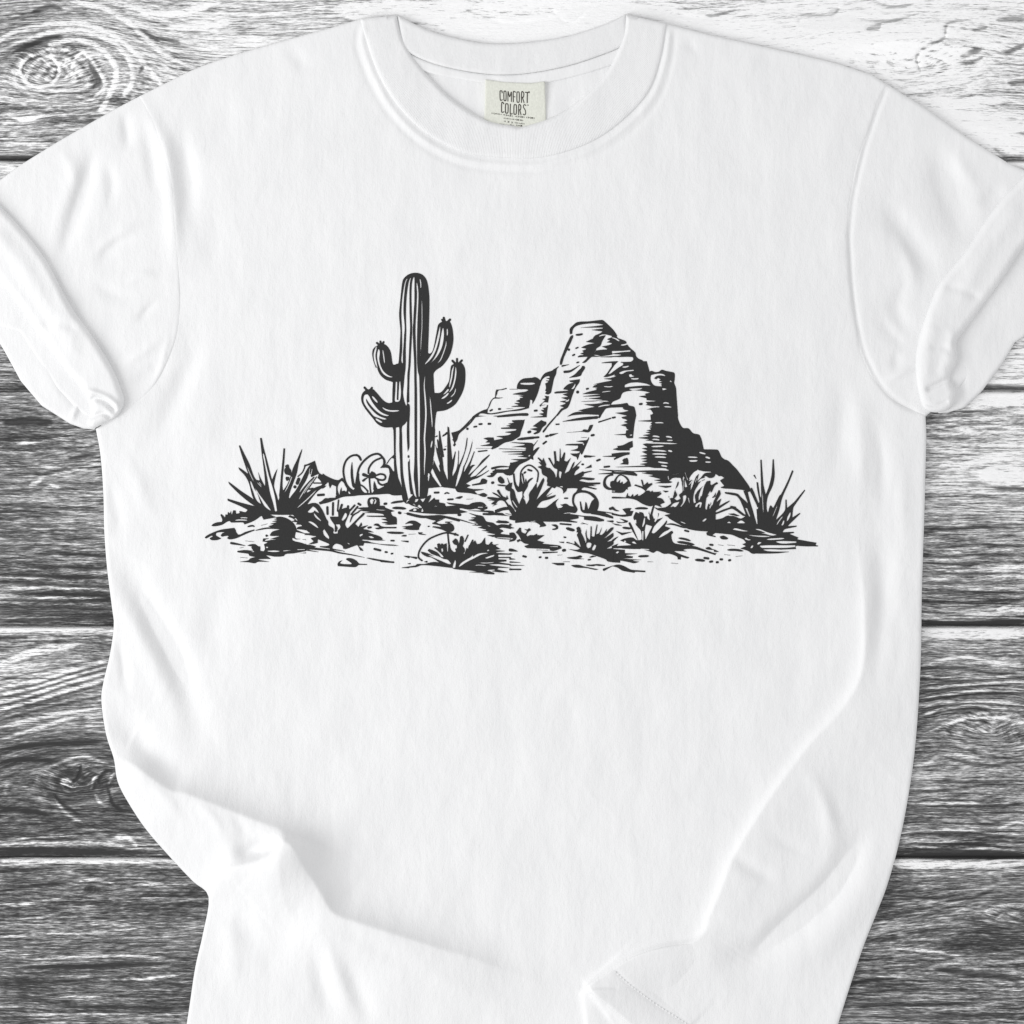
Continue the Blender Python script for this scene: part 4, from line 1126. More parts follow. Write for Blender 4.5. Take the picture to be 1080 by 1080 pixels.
WOOD_TRACE = """
T 0 0 4.5
L pale
c 22 240 212 330 190 430 205 500 250 550 320 542 400 505 480 480 520
c 20 190 165 330 140 450 160 560 220 620 300 628 390 590 450
c 20 -20 200 100 140 300 108 420 120 540 170 640 250 720 350 760 395
b 20 330 5 480 35 600 100 700 190 780 260 890 315
b 26 590 25 750 70 900 50 1060 5
b 30 790 130 900 125 1100 110
b 14 30 230 140 180 260 160
c 12 187 258 240 270 276 310 278 350 255 390 200 412 150 402 112 372 95 330 115 290 150 266 187 258
b 16 345 350 345 310 385 250 430 280 470 340 500 400 470 440 430 470 360 455
b 20 60 560 130 570 210 545
b 14 20 690 160 680 220 690
L dark
c 6 187 268 232 278 265 312 267 350 245 382 200 400 155 393 122 365 106 330 125 296 155 276 187 268
b 10 130 352 190 348 260 352
b 8 120 325 200 320 250 326
b 26 440 420 470 380 420 300
b 18 660 350 690 310 720 360
b 24 150 60 240 30 300 45
b 14 700 180 780 185 860 205
b 22 60 250 200 190 300 165
b 18 600 130 680 150 760 200
b 30 -20 748 100 752 220 748
T 840 0 4.5
b 20 270 85 420 100 580 65
b 16 350 5 460 32 560 18
b 14 590 345 570 270 620 220 700 180 720 110 840 92
b 18 830 145 870 138 910 128
b 26 950 95 1020 90 1100 90
b 22 985 255 1030 235 1100 205
b 18 780 300 830 295 890 268
b 10 230 300 320 292 400 295 460 302
b 10 480 380 540 388 590 384
b 30 330 140 380 130 400 110
b 30 780 270 830 250 880 230
b 26 1000 395 1060 390 1120 385
b 20 930 700 1000 740 1100 735
b 60 960 770 1100 768
b 14 160 45 200 40 160 70 0 72
b 16 880 60 930 10
L pale
b 60 540 540 800 560 1100 620
b 60 0 120 240 110 330 140
b 40 620 480 800 490 1000 480
T 300 0 1
L pale
b 44 110 52 200 60 300 70 420 52
b 30 160 22 240 34 340 20 460 24
b 22 50 10 120 14 200 4
L dark
b 4 60 20 100 26 150 24
b 5 90 40 120 46 160 44
b 5 210 18 240 24 300 15
b 3 280 10 300 24 320 12
b 4 400 12 440 18 480 10
T 960 640 3.857
L dark
b 7 30 252 200 250 330 270 480 282
b 9 30 292 240 302 480 285
b 9 30 348 240 327 480 312
b 11 30 384 150 367 300 352 480 352
b 11 25 416 150 402 280 397 480 412
b 8 25 458 140 424 240 412 300 415 480 432
b 8 130 608 240 635 340 646 400 636 480 630
b 6 0 705 90 708
b 6 95 710 200 713 300 715 365 708
b 7 -20 757 110 750 200 740 300 725 385 708
b 8 -20 808 200 808 420 806 438 798
b 7 -20 828 210 828 290 846 425 830
b 5 -20 868 200 872
b 7 255 868 310 885 400 864
b 8 -20 920 200 918 330 930 480 942
b 10 -20 966 200 965 330 972 480 996
b 12 -20 986 250 992 480 1008
b 30 -20 1010 250 1010 480 1015
b 10 30 72 250 70 480 72
b 30 40 60 250 62 480 60
L pale
b 8 40 240 200 205 300 220 460 245
b 7 40 283 240 292 480 276
b 8 40 338 240 316 480 302
b 8 40 372 150 356 300 342 480 340
b 8 35 404 150 391 280 386 480 400
b 9 35 445 140 414 240 400 300 404 480 420
b 10 60 515 170 472 290 446 400 458 480 480
b 6 180 600 260 610
b 7 -20 800 200 800 410 797
b 6 -20 912 200 910 340 920 480 930
b 7 -20 955 200 955 340 960
b 7 -20 978 250 980 480 990
b 6 60 40 200 40 380 42
b 6 60 52 200 54 330 52
b 44 40 108 200 106 480 112
b 10 350 905 420 880 480 868
T 0 640 3.857
L dark
c 12 -20 125 105 122
b 8 -20 142 40 138
b 8 -20 20 200 18 480 14
b 8 -20 36 200 34 480 28
b 12 -20 56 200 52 480 44
b 6 -20 304 120 272 250 245 450 203
b 8 -20 350 150 315 300 270 440 233
b 8 -20 376 150 337 300 292 440 252
b 9 -20 406 140 367 260 327 440 280
b 10 -20 436 150 392 280 352 440 310
b 7 -20 450 200 388 430 332
b 7 -20 470 180 415 420 360
b 20 0 580 200 560 440 545
b 16 -20 640 100 620 300 640
b 12 280 730 320 690 330 640
b 12 400 720 410 690 440 670
b 10 220 760 250 800 330 850
b 18 0 830 120 830 200 850
b 14 -20 985 250 990 600 992
b 10 440 740 460 800 500 830
b 10 100 945 250 945 340 936
L pale
b 10 -20 335 150 302 300 258 440 222
b 8 -20 362 150 326 300 281 440 243
b 10 -20 394 140 355 260 314 440 268
b 12 -20 424 150 380 280 340 440 296
b 16 -20 495 150 455 300 425 420 413
b 14 -20 545 150 495 300 450 430 444
b 30 0 235 150 180 330 150
b 10 370 745 385 695 425 660
b 10 385 760 410 800 450 815
b 9 440 725 455 690 470 670
b 12 220 775 270 840 345 885
b 30 250 720 270 710 290 730
b 8 -20 945 150 940 250 930 400 950 540 940
b 8 -20 970 200 962 400 965 580 990
b 16 470 935 520 940 560 980
b 12 200 650 330 610 440 640
T 0 380 3.6
L dark
b 30 10 238 100 232 210 238
b 6 -20 300 100 290 230 285
b 7 265 372 320 362 380 354
b 10 155 714 280 735 410 746
b 8 85 774 180 780 240 784
b 9 240 782 320 790 400 794
b 11 -20 812 200 820 420 830
b 12 -20 843 200 850 430 862
b 11 -20 880 200 886 430 886
b 10 -20 910 200 914 440 916
b 10 -20 936 200 938 440 946
b 11 -20 960 440 966
b 14 -20 984 440 986
b 8 -20 40 60 50
b 8 -20 62 80 70
b 30 -20 122 140 120
b 7 0 495 60 510
b 6 90 570 220 575
L pale
b 8 -20 330 130 311 300 288
b 9 145 448 250 425 380 392
b 12 110 475 140 465 160 450
b 10 160 490 200 480 230 485
b 6 -20 826 200 832 420 842
b 6 -20 860 200 866 420 872
b 6 -20 896 200 900 430 902
b 6 -20 925 430 930
b 8 200 540 220 560
T 940 380 3.6
L dark
b 34 330 100 420 105 520 108
b 10 420 20 520 30
b 8 400 45 520 50
b 8 380 70 520 62
b 8 125 215 180 218 240 212 320 210
b 8 260 192 340 192 420 185
b 6 140 292 240 300 300 295
b 14 385 486 440 488 520 490
b 6 260 460 330 466 400 480
b 10 125 642 250 640 350 630 380 634 520 636
b 7 125 712 220 710 340 696
b 10 330 698 420 704 520 706
b 6 115 746 240 745 320 738 520 740
b 7 115 770 280 772 360 766 520 765
b 7 115 792 520 796
b 8 115 812 300 809 520 808
b 7 115 847 300 844 520 840
b 6 115 882 300 882 520 880
b 10 110 972 250 970 420 974
b 10 110 985 520 988
b 26 110 1002 520 1004
L pale
b 8 120 968 300 966 410 968
b 8 120 990 400 992
b 20 400 950 450 940 520 950
b 60 340 435 420 430 520 440
b 30 130 165 300 162 520 160
b 6 115 780 520 784
b 6 115 800 520 800
T 0 890 4.909
L pale
b 9 -20 338 200 300 390 268
b 8 190 387 350 345 505 320
b 10 -20 482 200 468 400 460 600 450 770 430
b 11 -20 575 150 590 350 588 600 580 800 590 960 612
b 10 320 690 400 690 480 688
b 15 500 700 600 702 700 700 940 680
b 9 290 792 450 790 610 788
b 8 820 796 970 790
b 8 -20 846 90 843
b 10 90 886 450 882 700 885 970 885
b 10 690 217 800 208 970 210
b 10 565 285 640 296 705 302
b 10 930 292 1070 302
b 10 400 195 500 188 640 220
b 16 350 150 420 152
b 20 530 110 550 130
b 7 -20 930 500 926 960 926
b 7 660 382 760 378
b 9 450 400 540 400
b 7 540 440 700 435
L dark
b 10 -20 252 150 220 340 205
b 7 -20 796 250 795
b 8 -20 720 300 715 490 700
b 9 250 838 500 845 890 851
b 8 430 155 540 158
b 8 680 215 780 212
c 6 467 210 490 225 492 245 470 260 447 248 445 225 467 210
d 16 468 235
b 16 780 312 960 312
b 10 560 550 650 550
b 22 100 640 500 630 880 620
b 14 -20 40 400 46 860 46
L pale
b 36 -20 84 300 84 600 82 880 84
L dark
T 880 890 5.4
L pale
b 10 330 346 520 330 650 340 745 325
b 9 850 386 950 352 1100 345
b 10 920 432 970 393 1020 405 1100 435
b 10 915 442 960 430 1010 440 1100 470
b 13 320 590 540 610 725 640
b 9 320 570 600 588
b 9 160 572 300 582
b 9 350 712 560 735
b 22 870 190 950 180
b 10 640 200 720 185
b 8 100 775 350 750
b 8 60 820 260 810
b 8 300 160 340 140
b 40 330 125 600 125 1100 120
L dark
b 10 630 326 780 310 905 262
b 10 280 290 420 300 620 308
b 12 80 800 230 775 355 765
b 14 50 920 500 915 890 898
b 12 20 985 500 985 1100 968
b 8 800 487 900 490 1010 478
b 12 480 490 540 488
b 12 480 515 560 510
b 16 320 70 700 72 1100 78
b 10 350 45 700 45 1100 50
b 10 280 540 360 520
b 12 180 540 260 550
b 10 900 345 1100 330
b 8 1000 780 1100 790
b 30 560 710 800 740 1100 770
"""
# ---------------------------------------------------------------- materials
def cotton(name, rib=None):
    N = Nodes(name); x, y, z = N.obj_px()
    slub = N.noise(N.vec(N.math('MULTIPLY', x, .22), N.math('MULTIPLY', y, .045), 0.), 1, 3, .6)
    weave = N.noise(N.vec(N.math('MULTIPLY', x, .75), N.math('MULTIPLY', y, .55), 0.), 1, 2, .6)
    pucker = N.noise(N.vec(N.math('MULTIPLY', x, .075), N.math('MULTIPLY', y, .045), 0.), 1, 3, .6)
    hgt = N.math('ADD', N.math('MULTIPLY', slub, .7), N.math('MULTIPLY', weave, .75))
    nb = N.bump(hgt, .42, .0006, N.bump(pucker, .42, .0016))
    if rib:
        an = N.math('ARCTAN2', N.math('SUBTRACT', x, rib[0]), N.math('SUBTRACT', y, rib[1]))
        w = N.math('SINE', N.math('MULTIPLY', an, rib[2])); nb = N.bump(w, .24, .0006, nb)
    N.put(N.b.inputs['Normal'], nb)
    tint = N.noise(N.vec(N.math('MULTIPLY', x, .05), N.math('MULTIPLY', y, .012), 3.), 1, 4, .6)
    N.put(N.b.inputs['Base Color'], N.ramp(tint, [(.3, (.775, .777, .78)), (.7, (.83, .831, .832))]))
    N.b.inputs['Roughness'].default_value = .95; N.b.inputs['Specular IOR Level'].default_value = .15
    return N.m
def plain(name, col, rough=.8, bump=0):
    N = Nodes(name); x, y, z = N.obj_px()
    t = N.noise(N.vec(N.math('MULTIPLY', x, .6), N.math('MULTIPLY', y, .35), z), 1, 3, .6)
    N.put(N.b.inputs['Base Color'], N.ramp(t, [(.25, tuple(c*.9 for c in col)), (.75, tuple(c*1.1 for c in col))]))
    N.b.inputs['Roughness'].default_value = rough; N.b.inputs['Specular IOR Level'].default_value = .2
    if bump: N.put(N.b.inputs['Normal'], N.bump(t, bump, .0006))
    return N.m
COTTON = cotton('white_cotton'); RIB = cotton('ribbed_cotton', (2, 620, 900)); RIB_BACK = RIB
INK = plain('black_ink', (.031, .031, .031), .85, .5); LABEL = plain('label_satin', (.70, .71, .64), .5); LABEL_INK = plain('label_ink', (.07, .065, .055), .8)

# ---------------------------------------------------------------- planks
SEAMS = [-1055, -810, -565, -320, -74, 169.5, 412, 660.5, 904.5, 1150, 1395, 1640, 1885, 2130]
def wood():
    far = np.arange(7, 780, 7); xs = np.concatenate([-60-far[::-1], np.arange(-60, 1140.5, 1.5), 1140+far]); ys = xs; X, Y = np.meshgrid(xs, ys)
    X = X.ravel(); Y = Y.ravel(); pl = np.searchsorted(SEAMS, Y)-5
    # grain coordinate g runs across the grain, in pixels; knots push it aside
    g = Y+10*vnoise(X/260, Y/70, 3)+4*vnoise(X/90, Y/35, 4); u = X+30*vnoise(X/200, Y/90, 5)
    g0 = g.copy(); u0 = u.copy()
    tone = np.zeros_like(X); ring = np.zeros_like(X)
    for (kx, ky, a, b, amp, own) in KNOTS:
        dx = (X-kx)/a; dy = (Y-ky)/b; r = np.sqrt(dx*dx+dy*dy); w = np.exp(-r*r*.5)*(pl == own)
        tilt = np.arctan2(dy, dx)
        g = g*(1-np.clip(w*1.5, 0, 1))+np.clip(w*1.5, 0, 1)*(ky+b*(r*1.5+.10*np.sin(3*tilt+kx)+.3*vnoise(dx*2, dy*2, 8)))
        u = u*(1-np.clip(w*1.2, 0, 1))+np.clip(w*1.2, 0, 1)*(kx+tilt*a*.35)
        ring += w*amp
    d = np.min(np.abs(Y[:, None]-np.array(SEAMS)[None]), 1)
    for (tx, ty, sx, sy, v) in PAINTED_LIGHT: tone += v*np.exp(-(((X-tx)/sx)**2+((Y-ty)/sy)**2))
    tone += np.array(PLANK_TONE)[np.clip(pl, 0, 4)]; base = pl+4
    tone += .5*vnoise(X/150, Y/45, 21)*.5
    WL = ink(WOOD_TRACE, -60, -60, 1., 1202, 1202); pick = lambda F: np.clip(.5+F/1.8, 0, 1)
    gi = np.clip(((Y+60)).astype(int), 0, 1200), np.clip((X+60).astype(int), 0, 1200)
    def field(F):
        fx = X-np.floor(X); fy = Y-np.floor(Y); j, i = gi; F = pick(F)
        return (F[j, i]*(1-fx)+F[j, i+1]*fx)*(1-fy)+(F[j+1, i]*(1-fx)+F[j+1, i+1]*fx)*fy
    near = (np.abs(X-540) < 595) & (np.abs(Y-540) < 595); dark = field(WL['dark'])*near; pale = field(WL['pale'])*near
    z = -3.2*np.exp(-(d/1.9)**2)*1.8-.2*smoothstep(5, 0, d)+.5*vnoise(X/60, Y/9, 31)-.9*dark+.4*pale
    V = np.column_stack([X, Y, np.minimum(z, .2)-.25])
    nx = len(xs); ny = len(ys); i = np.arange(nx*ny).reshape(ny, nx)
    f = np.stack([i[1:, :-1], i[1:, 1:], i[:-1, 1:], i[:-1, :-1]], -1).reshape(-1, 4)
    top = np.array([Y-np.array(SEAMS)[base]])[0]; bot = np.array(SEAMS)[base+1]-Y
    N = Nodes('weathered_planks')
    gg, uu, tt, rr, sd, et, eb, dk, pa, g0n, u0n = (N.attr(k) for k in ('grain', 'along', 'tone', 'ring', 'plank', 'from_top', 'to_bottom', 'crack', 'worn', 'straight_grain', 'straight_along'))
    def streak(fu, fg, det, rough, off, bent=False): return N.noise(N.vec(N.math('MULTIPLY', uu if bent else u0n, fu), N.math('MULTIPLY', gg if bent else g0n, fg), N.math('ADD', N.math('MULTIPLY', sd, 7.3), off)), 1, det, rough)
    fine = streak(.028, .48, 3, .68, 1.); mid = streak(.008, .15, 3, .62, 2., True); coarse = streak(.004, .045, 2, .5, 3., True); hair = streak(.10, 1.0, 3, .7, 4.)
    v = N.math('ADD', N.math('MULTIPLY', N.math('SUBTRACT', fine, .5), 1.45), N.math('MULTIPLY', N.math('SUBTRACT', mid, .5), .8))
    v = N.math('ADD', v, N.math('MULTIPLY', N.math('SUBTRACT', hair, .5), 1.7))
    v = N.math('ADD', v, N.math('MULTIPLY', N.math('SUBTRACT', coarse, .5), .4))
    # growth rings round the knots and long cracks near the plank edges
    rings = N.math('MULTIPLY', N.math('SINE', N.math('MULTIPLY', gg, .55)), N.math('MULTIPLY', rr, .22))
    v = N.math('ADD', v, rings)
    edge = N.math('SUBTRACT', 1., N.math('DIVIDE', eb, 75.), clamp=True)
    crack = N.math('ABSOLUTE', N.math('SUBTRACT', streak(.0028, .075, 1, .5, 9.), .5))
    crack = N.math('SUBTRACT', 1., N.math('MULTIPLY', crack, 26.), clamp=True)
    crack = N.math('MULTIPLY', crack, N.math('ADD', .25, N.math('MULTIPLY', edge, .75)))
    v = N.math('SUBTRACT', v, N.math('MULTIPLY', crack, .45))
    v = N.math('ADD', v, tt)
    chip = N.math('MULTIPLY', N.math('SUBTRACT', N.math('ADD', N.math('MULTIPLY', fine, .6), N.math('MULTIPLY', hair, .4)), .36), 4.2, clamp=True)
    v = N.math('SUBTRACT', v, N.math('MULTIPLY', N.math('MULTIPLY', dk, N.math('ADD', .12, chip)), .52))
    v = N.math('ADD', v, N.math('MULTIPLY', N.math('MULTIPLY', pa, N.math('ADD', .4, chip)), .42))
    # pale arris along the upper edge of each plank, dirty lower edge and black gap
    arris = N.math('SUBTRACT', 1., N.math('DIVIDE', N.math('SUBTRACT', et, 3.), 9.), clamp=True)
    v = N.math('ADD', v, N.math('MULTIPLY', arris, N.math('MULTIPLY', N.math('SUBTRACT', mid, .25), 1.7)))
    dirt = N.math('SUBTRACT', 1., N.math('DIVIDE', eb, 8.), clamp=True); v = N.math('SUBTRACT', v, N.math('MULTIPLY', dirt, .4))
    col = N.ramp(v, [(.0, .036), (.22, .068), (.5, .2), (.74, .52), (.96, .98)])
    gap = N.math('SUBTRACT', 1., N.math('DIVIDE', N.math('MINIMUM', N.math('ADD', et, .6), eb), 2.6), clamp=True)
    mx = N.n('ShaderNodeMix', data_type='RGBA'); N.put(mx.inputs[0], gap); N.put(mx.inputs[6], col); mx.inputs[7].default_value = (.02, .02, .02, 1)
    N.put(N.b.inputs['Base Color'], mx.outputs[2]); N.b.inputs['Roughness'].default_value = .8; N.b.inputs['Specular IOR Level'].default_value = .2
    N.put(N.b.inputs['Normal'], N.bump(v, .5, .0009))
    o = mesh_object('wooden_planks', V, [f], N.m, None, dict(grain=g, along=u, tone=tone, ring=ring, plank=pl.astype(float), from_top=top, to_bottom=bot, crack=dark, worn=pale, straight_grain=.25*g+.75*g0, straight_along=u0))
    o['kind'] = 'structure'
KNOTS = [(60, 80, 60, 34, .5, 0), (1045, 772, 55, 26, .4, 3), (80, 828, 50, 26, .4, 3), (1070, 968, 40, 16, .3, 4), (960, 70, 90, 30, .3, 0)]
PLANK_TONE = [.76, .56, .48, .48, .35]  # tone per plank, with the light's fall-off towards the bottom painted in
PAINTED_LIGHT = [(560, 60, 200, 80, .45), (960, 60, 210, 90, .34), (1050, 150, 140, 30, .3), (1060, 380, 100, 110, .25), (1060, 480, 120, 80, .27), (1050, 600, 120, 70, .15), (40, 182, 60, 12, .45), (30, 390, 60, 30, -.06), (1050, 690, 120, 50, .16), (1040, 850, 120, 60, .10), (60, 700, 130, 50, .16), (60, 840, 130, 60, -.10), (1000, 960, 160, 60, .09), (1050, 1040, 140, 40, .05), (40, 20, 120, 40, -.06)]  # soft patches: glare and uneven light painted into the plank tone
wood()

# ---------------------------------------------------------------- the shirt
root = link(bpy.data.objects.new('t_shirt', None)); root.empty_display_size = .1
root['label'] = 'white short-sleeved cotton t-shirt with black desert print, lying on grey wooden planks'; root['category'] = 't-shirt'

ARM_L = pts('146 102 154 118 163 138 172 165 178 191 182 235 184 283 185 332 178 365 163 398 146 420 124 438 101 452')
ARM_R = pts('937 90 928 110 921 130 912 158 906 182 900 210 898 227 896 252 897 275 899 302 902 327 907 352 913 375 928 404 947 424 976 437')
SIDE_L = pts('101 452 106 480 109 520 110 560 113 600 118 640 120 660 116 690 109 720 107 740 112 775 120 800 124 824 135 846 155 876 184 909 204 930 220 946 214 985 206 1020 200 1060 194 1100 188 1150 186 1205')
SIDE_R = pts('976 437 977 460 976 500 975 540 973 600 972 640 971 700 966 780 958 840 948 890 936 933 925 962 910 1000 895 1045 884 1080 876 1105 862 1150 850 1200')
NECK_OUT = pts('380 20 387 45 400 80 420 112 450 141 490 161 540 167 580 164.5 625 149 660 124 685 95 697 60 703 25')
NECK_IN = pts('419 16 425 40 437 61 460 88 485 110 515 127 540 132 552 133 585 122 615 102 640 75 656 40 660 15')
NECK_UNDER = NECK_OUT+np.clip((np.array([542., 10.])-NECK_OUT)*.07, -11, 11)
NECK_UNDER[0, 1] = 20; NECK_UNDER[-1, 1] = 24
SHO_L = pts('380 20 350 29 320 37 285 47 250 57 220 67 200 75 170 90 146 102')
SHO_R = pts('703 25 750 37 810 50 850 59 880 66 920 79 937 90')

FOLDS = []
def ledge(line, close, h, D, sharp=14., taper=(.08, .1)):
    # cloth lapping over cloth: a step along the line that sinks away behind it
    p = spline(pts(line), 5); FOLDS.append(('ledge', p, np.vstack([p, pts(close)]), h, D, sharp, taper))
def ridge(line, h, sig, taper=.45): FOLDS.append(('ridge', spline(pts(line), 5), None, h, sig, 0, taper))
ledge('108 786 125 800 142 808 178 833 197 838 239 854 280 870 296 876 305 886 317 908 336 938 351 963 378 974 400 981 460 1000 500 1012 540 1027 600 1046', '600 1160 60 1160 40 900 60 800', 15, 50, 18, (.1, .35))
ledge('302 876 298 887 291 897 280 904 267 909 247 915 236 922 227 938 219 960', '200 1160 420 1160 420 900', 12, 36, 7, (.1, .4))
ledge('298 884 295 900 294 920 299 950 312 980', '190 985 190 880', 5, 34, 22, (.35, .4))
ridge('300 880 290 887 280 894 262 900 240 906', -8, 9); ridge('283 884 262 890 240 894', -4, 14)
ridge('322 985 338 1030 352 1085', -3, 11); ridge('335 975 355 1025 372 1080', 2.2, 9); ridge('362 1000 380 1050 392 1090', -2.4, 10)
ridge('250 950 262 980 268 1010', -1.5, 12)
ledge('900 545 909 600 912 640 910 705 890 745 850 790 810 845 775 902 760 940 742 980 734 992', '720 1160 1100 1160 1100 560', 5.2, 55, 5, (.3, .08))
ledge('752 965 742 984 728 994 695 1000 665 1010 630 1032 617 1041', '620 1160 1100 1160 1100 900 800 910', 5, 42, 2.5, (.2, .02))
ledge('616 1042 640 1060 662 1080 700 1115', '1100 1160 1100 940 700 960', 4, 42, 3, (.02, .02))
ridge('925 850 882 930 848 964 825 982 792 1004 740 1024', -9, 13); ridge('938 890 905 950 860 1000 800 1040', 3.5, 18)
ridge('766 896 790 914 825 930', -2.4, 8); ridge('862 830 876 880 874 925', 1.5, 9)
ridge('924 520 930 600 926 690 910 760', -5, 12); ridge('905 400 908 480 906 560', 2, 9); ridge('925 430 931 500 926 550', -2, 7); ridge('888 390 886 450 880 520', -2, 10)
ridge('646 1020 662 1037 690 1058 715 1074 745 1094', -.6, 2, .05)
ledge('616 1043 618 1062 622 1100', '720 1160 720 1040', 2.5, 40, 2.5, (.05, .05))
ridge('116 555 135 600 160 650 190 705 205 760 212 805', -5.5, 14); ridge('108 585 125 625 150 675 180 735 194 775', 2.5, 12)
ridge('110 738 135 768 165 800 205 832', -4.5, 15); ridge('124 668 130 700 133 738', -2, 5); ridge('238 600 226 650 212 700', -1.6, 15)
ridge('180 345 170 385 156 416', 1, 2.5); ridge('218 340 200 385 175 440 150 485', -2.6, 12); ridge('240 400 215 450 190 500', 1.2, 14)
ridge('104 140 89 198 60 285', -4.5, 8); ridge('88 150 72 205 52 250', 1.6, 10); ridge('130 112 134 140 134 165', -2.2, 6); ridge('150 128 160 170 162 215', -2, 7)
ridge('150 104 162 128 175 158 182 220 184 290', 2.6, 8, .3); ridge('188 120 198 185 204 250', -3, 10); ridge('225 200 228 250 222 300', -1, 12)
ridge('160 232 122 248 90 276', 1.5, 5); ridge('150 246 118 262 95 285', -1.3, 6); ridge('168 315 155 328 142 342', -1.8, 4); ridge('176 352 150 372 122 388', 1.6, 5); ridge('185 375 150 400 130 412', -1.8, 8)
ridge('980 140 1006 216 1026 268', -4.5, 14); ridge('926 205 965 260 992 300', -4.2, 12); ridge('958 290 946 327 966 360', -2.2, 8); ridge('966 385 946 396 932 402', 1.8, 4); ridge('940 370 945 380 938 390', -1.5, 6)
ridge('1062 196 1045 208 1032 220', -2, 8)
ridge('384 22 383 47 396 83 416 117 447 147 488 167.5 541 174 582 171.5 629 155 665 129 690 99 702 62 707 27', 1.2, 2.6, .02)
ridge('379 24 376 50 390 88 411 122 443 153 486 174.5 541 181 585 178.5 633 162 671 135 697 102 709 63 712 30', -.7, 2.4, .02)
ridge('300 50 315 62 325 80', -1.2, 8)
ridge('738 60 730 50 722 38', -1, 6)
ridge('937 90 928 110 921 130 912 158 906 182 900 210 898 227 896 252 897 275 899 302 902 327 907 352 913 375 928 404 947 424 972 437', -1.6, 2.2, .03)
ridge('205 842 228 868 240 895', 1.6, 6); ridge('240 856 255 872 262 890', -1.6, 6); ridge('150 815 180 850 200 880', 1.2, 7)
ridge('330 965 400 1000 470 1035', -1.4, 9); ridge('420 1010 480 1040 540 1060', 1.2, 10); ridge('236 955 246 1000 244 1050', 1.4, 9)
ridge('846 800 872 850 884 900', 1.6, 8); ridge('800 870 830 890 858 900', -1.2, 8); ridge('838 960 800 985 770 1040', 1.2, 9)
ridge('60 150 75 175 80 205', 1.2, 6); ridge('110 165 118 195 112 225', -1.6, 6); ridge('128 300 150 290 172 292', 1.3, 5); ridge('90 290 120 310 150 312', -1.2, 7)
ridge('1000 150 1024 190 1040 215', 1.4, 8); ridge('940 230 960 280 968 320', 1.6, 7); ridge('926 330 940 352 960 372', -1.4, 6)
ridge('130 470 150 520 165 560', 1.4, 9); ridge('112 500 124 540 128 580', -1.4, 7); ridge('958 470 952 530 955 600', 1.4, 8); ridge('940 620 948 680 940 740', -1.3, 9)
def fold_raw(X, Y):
    z = np.zeros(X.shape)
    for kind, p, poly, h, D, sharp, tp in FOLDS:
        R = max(D*2.6, 70); m = (X > p[:, 0].min()-R) & (X < p[:, 0].max()+R) & (Y > p[:, 1].min()-R) & (Y < p[:, 1].max()+R)
        if not m.any(): continue
        x = X[m]; y = Y[m]; d, t = line_dist(p, x, y)
        if kind == 'ridge': z[m] += h*np.exp(-(d/D)**2)*smoothstep(0, tp, t)*smoothstep(0, tp, 1-t)
        else:
            e = smoothstep(0, tp[0], t)*smoothstep(0, tp[1], 1-t) if tp[0] else smoothstep(0, tp[1], 1-t)
            i = inside(poly, x, y)
            d = np.sqrt(d*d+1.)-1.
            z[m] += h*e*np.where(i, np.exp(-(d/D)**2), np.exp(-d/sharp))
    return z
GRID0, GSTEP = -80., 1.5
def fold_grid():
    a = GRID0+GSTEP*np.arange(840); X, Y = np.meshgrid(a, a); Z = fold_raw(X, Y)
    Z *= 1.45; k = np.exp(-(np.arange(-4, 5)/.75)**2/2); k /= k.sum()          # cloth has no knife edges
    for ax in (0, 1): Z = sum(w*np.roll(Z, i-4, ax) for i, w in enumerate(k))
    return Z
FGRID = fold_grid()
def fold_height(X, Y):
    fx = np.clip((X-GRID0)/GSTEP, 0, 838.); fy = np.clip((Y-GRID0)/GSTEP, 0, 838.); i = fx.astype(int); j = fy.astype(int); fx = fx-i; fy = fy-j
    return (FGRID[j, i]*(1-fx)+FGRID[j, i+1]*fx)*(1-fy)+(FGRID[j+1, i]*(1-fx)+FGRID[j+1, i+1]*fx)*fy
def body_z(X, Y):
    z = 7.5+fold_height(X, Y)
    calm = smoothstep(60, 0, np.maximum(np.maximum(250-X, X-850), np.maximum(200-Y, Y-640)))   # flat and smooth under the print
    z += (1-.6*calm)*(2.6*vnoise(X/120, Y/150, 1)+1.5*vnoise(X/38, Y/64, 2)*(1-.8*calm)+.5*vnoise((X+.4*Y)/17, (Y-.4*X)/30, 5)*(1-.7*calm))
    wx = X+14*vnoise(X/60, Y/60, 7); wy = Y+14*vnoise(X/60, Y/60, 8)
    cr = np.maximum(0, 1-7*np.abs(vnoise((wx+.5*wy)/62, (wy-.5*wx)/46, 9)))*smoothstep(-.1, .25, vnoise(X/90, Y/90, 10))
    z += .22*(1-calm)*cr
    return np.maximum(z, 2.5)
body = np.vstack([spline(NECK_UNDER), SHO_R, spline(ARM_R, 4)[1:], spline(SIDE_R, 4)[1:], spline(SIDE_L, 4)[::-1], spline(ARM_L, 4)[::-1][1:], SHO_L[::-1][1:]])
sheet('front_panel', body, body_z, COTTON, root, st=1.5, rim_r=4, z_edge=lambda X, Y: body_z(X, Y)-2.2)
